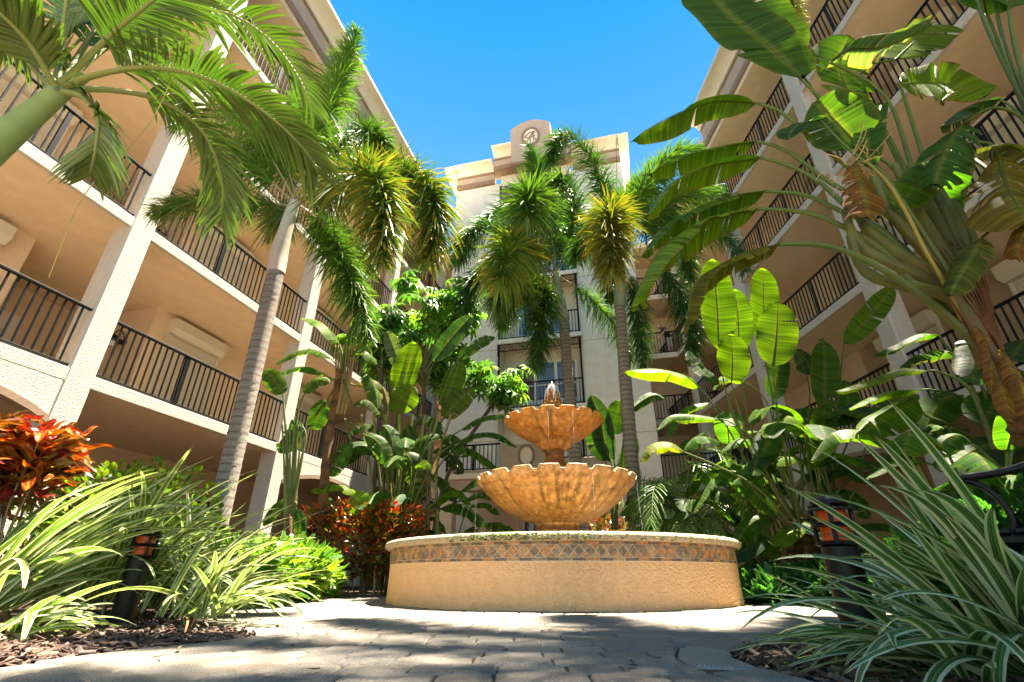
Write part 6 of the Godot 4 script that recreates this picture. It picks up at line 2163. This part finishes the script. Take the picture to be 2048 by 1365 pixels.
func build_flax() -> void:
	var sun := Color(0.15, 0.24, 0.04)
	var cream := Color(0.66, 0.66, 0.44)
	flax("striped flax lily nearest the lower left corner, arching over the bark", ground(-40, 1288, -0.04), 40, 0.3, 0.6, 0.42, 0.68, 0.024, sun, cream, 0.15, 0.8)
	flax("striped flax lily right beside the left bollard light, leaves sweeping over the paving", far(385, 1232, 3.25), 46, -0.1, 1.1, 0.45, 0.8, 0.018, sun, cream, 0.3, 1.35)
	flax("tall striped flax lily behind the left bollard light", far(190, 1215, 3.7), 56, -0.35, 0.8, 0.8, 1.35, 0.025, sun, cream, 0.4, 1.3)
	flax("striped flax lily under the red croton at the left edge", far(-30, 1218, 3.1), 54, -0.6, 0.5, 0.85, 1.4, 0.027, sun, cream, 0.5, 1.35)
	flax("striped flax lily at the back of the left bed before the palm trunk", far(330, 1215, 4.0), 50, 0.0, 1.0, 0.7, 1.2, 0.023, sun, cream, 0.3, 1.3)
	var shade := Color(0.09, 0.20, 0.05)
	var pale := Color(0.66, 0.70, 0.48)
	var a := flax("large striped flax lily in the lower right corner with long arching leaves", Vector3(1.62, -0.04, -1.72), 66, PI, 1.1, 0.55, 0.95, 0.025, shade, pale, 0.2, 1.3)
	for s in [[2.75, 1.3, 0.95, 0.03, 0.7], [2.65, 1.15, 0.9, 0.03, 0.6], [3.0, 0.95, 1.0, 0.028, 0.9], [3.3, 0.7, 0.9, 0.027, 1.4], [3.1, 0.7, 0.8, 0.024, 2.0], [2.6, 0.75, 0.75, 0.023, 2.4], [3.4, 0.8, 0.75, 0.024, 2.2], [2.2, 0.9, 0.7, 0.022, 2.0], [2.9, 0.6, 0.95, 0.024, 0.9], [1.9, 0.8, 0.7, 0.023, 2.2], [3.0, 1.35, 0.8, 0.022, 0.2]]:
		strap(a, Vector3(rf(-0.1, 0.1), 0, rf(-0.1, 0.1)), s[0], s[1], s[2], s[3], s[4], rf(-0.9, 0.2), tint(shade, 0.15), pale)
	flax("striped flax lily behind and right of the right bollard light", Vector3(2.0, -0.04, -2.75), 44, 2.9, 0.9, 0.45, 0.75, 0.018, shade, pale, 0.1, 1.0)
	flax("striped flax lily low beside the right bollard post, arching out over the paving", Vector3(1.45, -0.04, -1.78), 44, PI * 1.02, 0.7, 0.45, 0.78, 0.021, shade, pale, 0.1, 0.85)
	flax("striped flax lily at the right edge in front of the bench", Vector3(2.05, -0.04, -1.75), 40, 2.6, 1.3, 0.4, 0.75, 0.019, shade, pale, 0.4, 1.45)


# ---------------------------------------------------------------- bollard lights and bench
func bollard(label: String, at: Vector3, lean: Basis) -> void:
	var o := thing("bollard_light", label, "bollard light", at, "black bollard lights with amber lenses")
	o.basis = lean
	var p := MB.new()
	p.lathe(Vector3.ZERO, [Vector2(0.064, -0.02), Vector2(0.064, 0.395), Vector2(0.062, 0.40), Vector2(0.0, 0.40)], 32, Color.WHITE)
	obj("post", p, M.black, o)
	var c := MB.new()
	c.lathe(Vector3.ZERO, [Vector2(0.05, 0.40), Vector2(0.078, 0.402), Vector2(0.08, 0.41), Vector2(0.06, 0.418), Vector2(0.0, 0.419)], 32, Color.WHITE)
	obj("collar", c, M.black, o)
	var l := MB.new()
	l.lathe(Vector3.ZERO, [Vector2(0.052, 0.419), Vector2(0.052, 0.545)], 28, Color.WHITE)
	obj("amber_lens", l, M.amber, o)
	for y in [0.478, 0.538]:
		var r := MB.new()
		var w := 0.084 if y < 0.5 else 0.092
		r.lathe(Vector3.ZERO, [Vector2(0.053, y - 0.006), Vector2(w, y - 0.012), Vector2(w, y - 0.008), Vector2(0.075, y + 0.004), Vector2(0.05, y + 0.010)], 32, Color.WHITE)
		obj("louvre_ring", r, M.black, o)
	var t := MB.new()
	t.lathe(Vector3.ZERO, [Vector2(0.05, 0.548), Vector2(0.068, 0.55), Vector2(0.068, 0.565), Vector2(0.05, 0.582), Vector2(0.025, 0.592), Vector2(0.0, 0.595)], 32, Color.WHITE)
	obj("cap", t, M.black, o)
	for k in 4:
		var a := k * PI / 2 + 0.6
		part_box("strut", M.black, Vector3(cos(a) * 0.069 - 0.007, 0.405, sin(a) * 0.069 - 0.007), Vector3(cos(a) * 0.069 + 0.007, 0.556, sin(a) * 0.069 + 0.007), o, 0.002)


func build_furniture() -> void:
	bollard("black bollard light with amber lens among the sunlit striped leaves at left", ground(235, 1262, -0.04), Basis())
	bollard("black bollard light with amber lens in shade, striped leaves in front, at right", Vector3(1.28, -0.04, -2.06), Basis(Vector3.BACK, -0.02))
	# iron bench, seen end-on, facing the fountain plaza
	var o := thing("park_bench", "black iron bench at the right edge with a curled armrest, seen end-on", "bench", Vector3(2.05, -0.04, -2.32))
	o.rotation_degrees.y = -45.0
	for zz in [0.0, -1.3]:
		var arm := MB.new()
		arm.tube(path_of([Vector3(0.0, 0.70, zz), Vector3(0.1, 0.705, zz), Vector3(0.24, 0.72, zz), Vector3(0.38, 0.775, zz), Vector3(0.5, 0.86, zz)], 20), [0.018], 10, Color.WHITE)
		arm.tube(path_of([Vector3(0.02, 0.70, zz), Vector3(0.10, 0.665, zz), Vector3(0.15, 0.58, zz), Vector3(0.155, 0.50, zz), Vector3(0.13, 0.45, zz)], 16), [0.013], 8, Color.WHITE)
		obj("armrest", arm, M.black, o)
		for f in [[0.07, 0.05], [0.46, 0.52]]:
			var leg := MB.new()
			leg.tube(path_of([Vector3(f[0], 0.44, zz), Vector3(f[0] + 0.01, 0.22, zz), Vector3(f[1], 0.0, zz)], 8), [0.02], 8, Color.WHITE)
			obj("leg", leg, M.black, o)
		part_box("seat_frame", M.black, Vector3(0.0, 0.415, zz - 0.02), Vector3(0.5, 0.455, zz + 0.02), o, 0.008)
		var up := MB.new()
		up.tube(path_of([Vector3(0.47, 0.44, zz), Vector3(0.5, 0.65, zz), Vector3(0.57, 0.9, zz)], 8), [0.02], 8, Color.WHITE)
		obj("back_post", up, M.black, o)
	for k in 7:
		part_box("slat", M.black, Vector3(0.01 + k * 0.07, 0.457, -1.36), Vector3(0.065 + k * 0.07, 0.476, 0.06), o, 0.004)
	for k in 5:
		var y := 0.56 + k * 0.075
		var x := 0.475 + k * 0.025
		part_box("back_slat", M.black, Vector3(x, y, -1.36), Vector3(x + 0.02, y + 0.05, 0.06), o, 0.004)
	# whip aerial behind the tower roof line
	var w := MB.new()
	var ab := far(1235, 560, 13.5)
	w.tube(PackedVector3Array([Vector3(ab.x, 2.0, ab.z), ab, far(1233, 262, 13.5)]), [0.018, 0.014, 0.007], 6, Color.WHITE)
	var mast := obj("aerial_mast", w, M.iron)
	tag(mast, "thin dark aerial mast rising before the tower cornice between the palms", "mast")


# ---------------------------------------------------------------- person
func capsule(p: Vector3, a: Vector3, b: Vector3, ra: float, rb: float) -> float:
	var ab := b - a
	var t := clampf((p - a).dot(ab) / ab.length_squared(), 0.0, 1.0)
	return p.distance_to(a + ab * t) - lerpf(ra, rb, t)


func skin_over(bones: Array, cell: float, soft: float) -> MB:
	var lo := Vector3.ONE * 1e9
	var hi := Vector3.ONE * -1e9
	for b in bones:
		for k in 2:
			var r: float = maxf(b[2], b[3]) + cell * 2.0
			lo = lo.min(b[k] - Vector3.ONE * r)
			hi = hi.max(b[k] + Vector3.ONE * r)
	var n := Vector3i(((hi - lo) / cell).ceil()) + Vector3i.ONE
	var val := PackedFloat32Array()
	val.resize(n.x * n.y * n.z)
	val.fill(1.0)
	for z in n.z:
		for y in n.y:
			for x in n.x:
				var p := lo + Vector3(x, y, z) * cell
				var d := 1.0
				for b in bones:
					var e := capsule(p, b[0], b[1], b[2], b[3])
					var h := clampf(0.5 + 0.5 * (d - e) / soft, 0.0, 1.0)
					d = lerpf(d, e, h) - soft * h * (1.0 - h)
				val[x + n.x * (y + n.y * z)] = d
	var mb := MB.new()
	var at := {}
	var strides := [1, n.x, n.x * n.y]
	for z in n.z - 1:
		for y in n.y - 1:
			for x in n.x - 1:
				var base := x + n.x * (y + n.y * z)
				var sum := Vector3.ZERO
				var cnt := 0
				for e in 12:
					var ax := e / 4
					var o := [0, 0, 0]
					o[(ax + 1) % 3] = e % 2
					o[(ax + 2) % 3] = (e / 2) % 2
					var i0: int = base + o[0] * strides[0] + o[1] * strides[1] + o[2] * strides[2]
					var i1: int = i0 + strides[ax]
					if (val[i0] < 0.0) != (val[i1] < 0.0):
						var q := Vector3(o[0], o[1], o[2])
						q[ax] += val[i0] / (val[i0] - val[i1])
						sum += q
						cnt += 1
				if cnt:
					var p := lo + (Vector3(x, y, z) + sum / cnt) * cell
					var best := 1e9
					var col := Color.WHITE
					for b in bones:
						var e2 := capsule(p, b[0], b[1], b[2], b[3])
						if e2 < best:
							best = e2
							col = b[4]
					at[base] = mb.v.size()
					var g := Vector3(val[base + 1] - val[base], val[base + n.x] - val[base], val[base + strides[2]] - val[base])
					mb.put(p, g.normalized(), col)
	for z in range(1, n.z - 1):
		for y in range(1, n.y - 1):
			for x in range(1, n.x - 1):
				var base := x + n.x * (y + n.y * z)
				for ax in 3:
					var inside := val[base] < 0.0
					if inside == (val[base + strides[ax]] < 0.0):
						continue
					var s1: int = strides[(ax + 1) % 3]
					var s2: int = strides[(ax + 2) % 3]
					var q := [base - s1 - s2, base - s2, base, base - s1]
					if not (at.has(q[0]) and at.has(q[1]) and at.has(q[2]) and at.has(q[3])):
						continue
					var i0: int = at[q[0]]
					var i1: int = at[q[1]]
					var i2: int = at[q[2]]
					var i3: int = at[q[3]]
					if inside:
						mb.ix.append_array([i0, i2, i1, i0, i3, i2])
					else:
						mb.ix.append_array([i0, i1, i2, i0, i2, i3])
	return mb


func build_person() -> void:
	var skin := Color(0.55, 0.28, 0.19)
	var shirt := Color(0.02, 0.03, 0.06)
	var shorts := Color(0.55, 0.50, 0.45)
	var shoe := Color(0.3, 0.28, 0.26)
	var feet := far(1343, 707, 19.75)
	feet.y = 9.155
	var o := thing("person", "person in dark shirt and pale shorts bending over an upper balcony railing, arm hanging down", "person", feet)
	var hip := Vector3(0.02, 0.90, 0.0)
	var chest := Vector3(-0.22, 1.26, 0.12)
	var neck := Vector3(-0.36, 1.34, 0.2)
	var head := Vector3(-0.46, 1.36, 0.27)
	var bones := [
		[hip + Vector3(-0.06, 0, 0), hip + Vector3(0.08, 0.02, 0), 0.13, 0.13, shorts], [hip + Vector3(-0.04, 0.06, 0.02), chest, 0.13, 0.145, shirt], [chest + Vector3(-0.02, 0, -0.13), chest + Vector3(-0.02, 0, 0.15), 0.085, 0.085, shirt],
		[chest, neck, 0.08, 0.055, shirt], [neck, head, 0.052, 0.06, skin], [head + Vector3(-0.01, 0.02, 0), head + Vector3(-0.06, -0.03, 0.04), 0.098, 0.075, skin],
		[hip + Vector3(-0.07, -0.04, 0.02), Vector3(-0.09, 0.52, 0.05), 0.10, 0.085, shorts], [hip + Vector3(0.09, -0.04, -0.02), Vector3(0.12, 0.52, -0.02), 0.10, 0.085, shorts],
		[Vector3(-0.09, 0.52, 0.05), Vector3(-0.08, 0.08, 0.03), 0.062, 0.042, skin], [Vector3(0.12, 0.52, -0.02), Vector3(0.14, 0.08, -0.04), 0.062, 0.042, skin],
		[Vector3(-0.08, 0.06, 0.0), Vector3(-0.10, 0.04, 0.18), 0.045, 0.04, shoe], [Vector3(0.14, 0.06, -0.06), Vector3(0.14, 0.04, 0.12), 0.045, 0.04, shoe],
		[chest + Vector3(-0.06, 0.0, 0.17), Vector3(-0.32, 1.06, 0.36), 0.06, 0.052, shirt], [Vector3(-0.32, 1.06, 0.36), Vector3(-0.42, 0.92, 0.42), 0.045, 0.042, skin], [Vector3(-0.42, 0.92, 0.42), Vector3(-0.60, 0.72, 0.46), 0.042, 0.03, skin],
		[chest + Vector3(0.02, 0.02, -0.14), Vector3(-0.02, 1.14, 0.2), 0.058, 0.05, shirt], [Vector3(-0.02, 1.14, 0.2), Vector3(-0.18, 1.14, 0.34), 0.045, 0.032, skin],
	]
	for hnd in [[Vector3(-0.60, 0.72, 0.46), Vector3(-0.5, -0.8, 0.1)], [Vector3(-0.18, 1.14, 0.34), Vector3(-0.9, -0.2, 0.3)]]:
		var w: Vector3 = hnd[0]
		var d: Vector3 = hnd[1].normalized()
		var s := d.cross(Vector3.BACK).normalized()
		bones.append([w, w + d * 0.08, 0.03, 0.03, skin])
		for f in 4:
			var b := w + d * 0.085 + s * (0.032 - f * 0.021)
			bones.append([b, b + d * [0.06, 0.075, 0.07, 0.055][f] + Vector3(0, -0.012, 0), 0.011, 0.009, skin])
		bones.append([w + d * 0.03 + s * 0.035, w + d * 0.075 + s * 0.062, 0.012, 0.010, skin])
	obj("body", skin_over(bones, 0.022, 0.03), M.body, o)
	var hair := MB.new()
	hair.lathe(Vector3.ZERO, [Vector2(0.100, -0.02), Vector2(0.104, 0.02), Vector2(0.09, 0.06), Vector2(0.05, 0.09), Vector2(0.0, 0.1)], 16, Color(0.30, 0.22, 0.15))
	var hm := obj("hair", hair, M.body, o)
	hm.transform = Transform3D(Basis(Vector3.BACK, 0.7), head + Vector3(0.0, 0.03, -0.01))


func _ready() -> void:
	set_light()
	rng.seed = 20240
	make_materials()
	build_ground()
	build_left_wing()
	build_right_wing()
	build_tower()
	build_lamps()
	build_fountain()
	build_palms()
	build_strelitzias()
	build_shrubs()
	build_flax()
	build_furniture()
	build_person()
	# every plant stands at its own foot
	for o in get_children():
		if o is Node3D and o.has_meta("category") and o.position == Vector3.ZERO and str(o.get_meta("category")) in ["palm tree", "plant"]:
			for part in o.get_children():
				if str(part.name) == "trunk" or str(part.name).begins_with("leaf"):
					var b: AABB = part.get_aabb()
					rebase(o, Vector3(b.get_center().x, 0.0, b.get_center().z))
					break
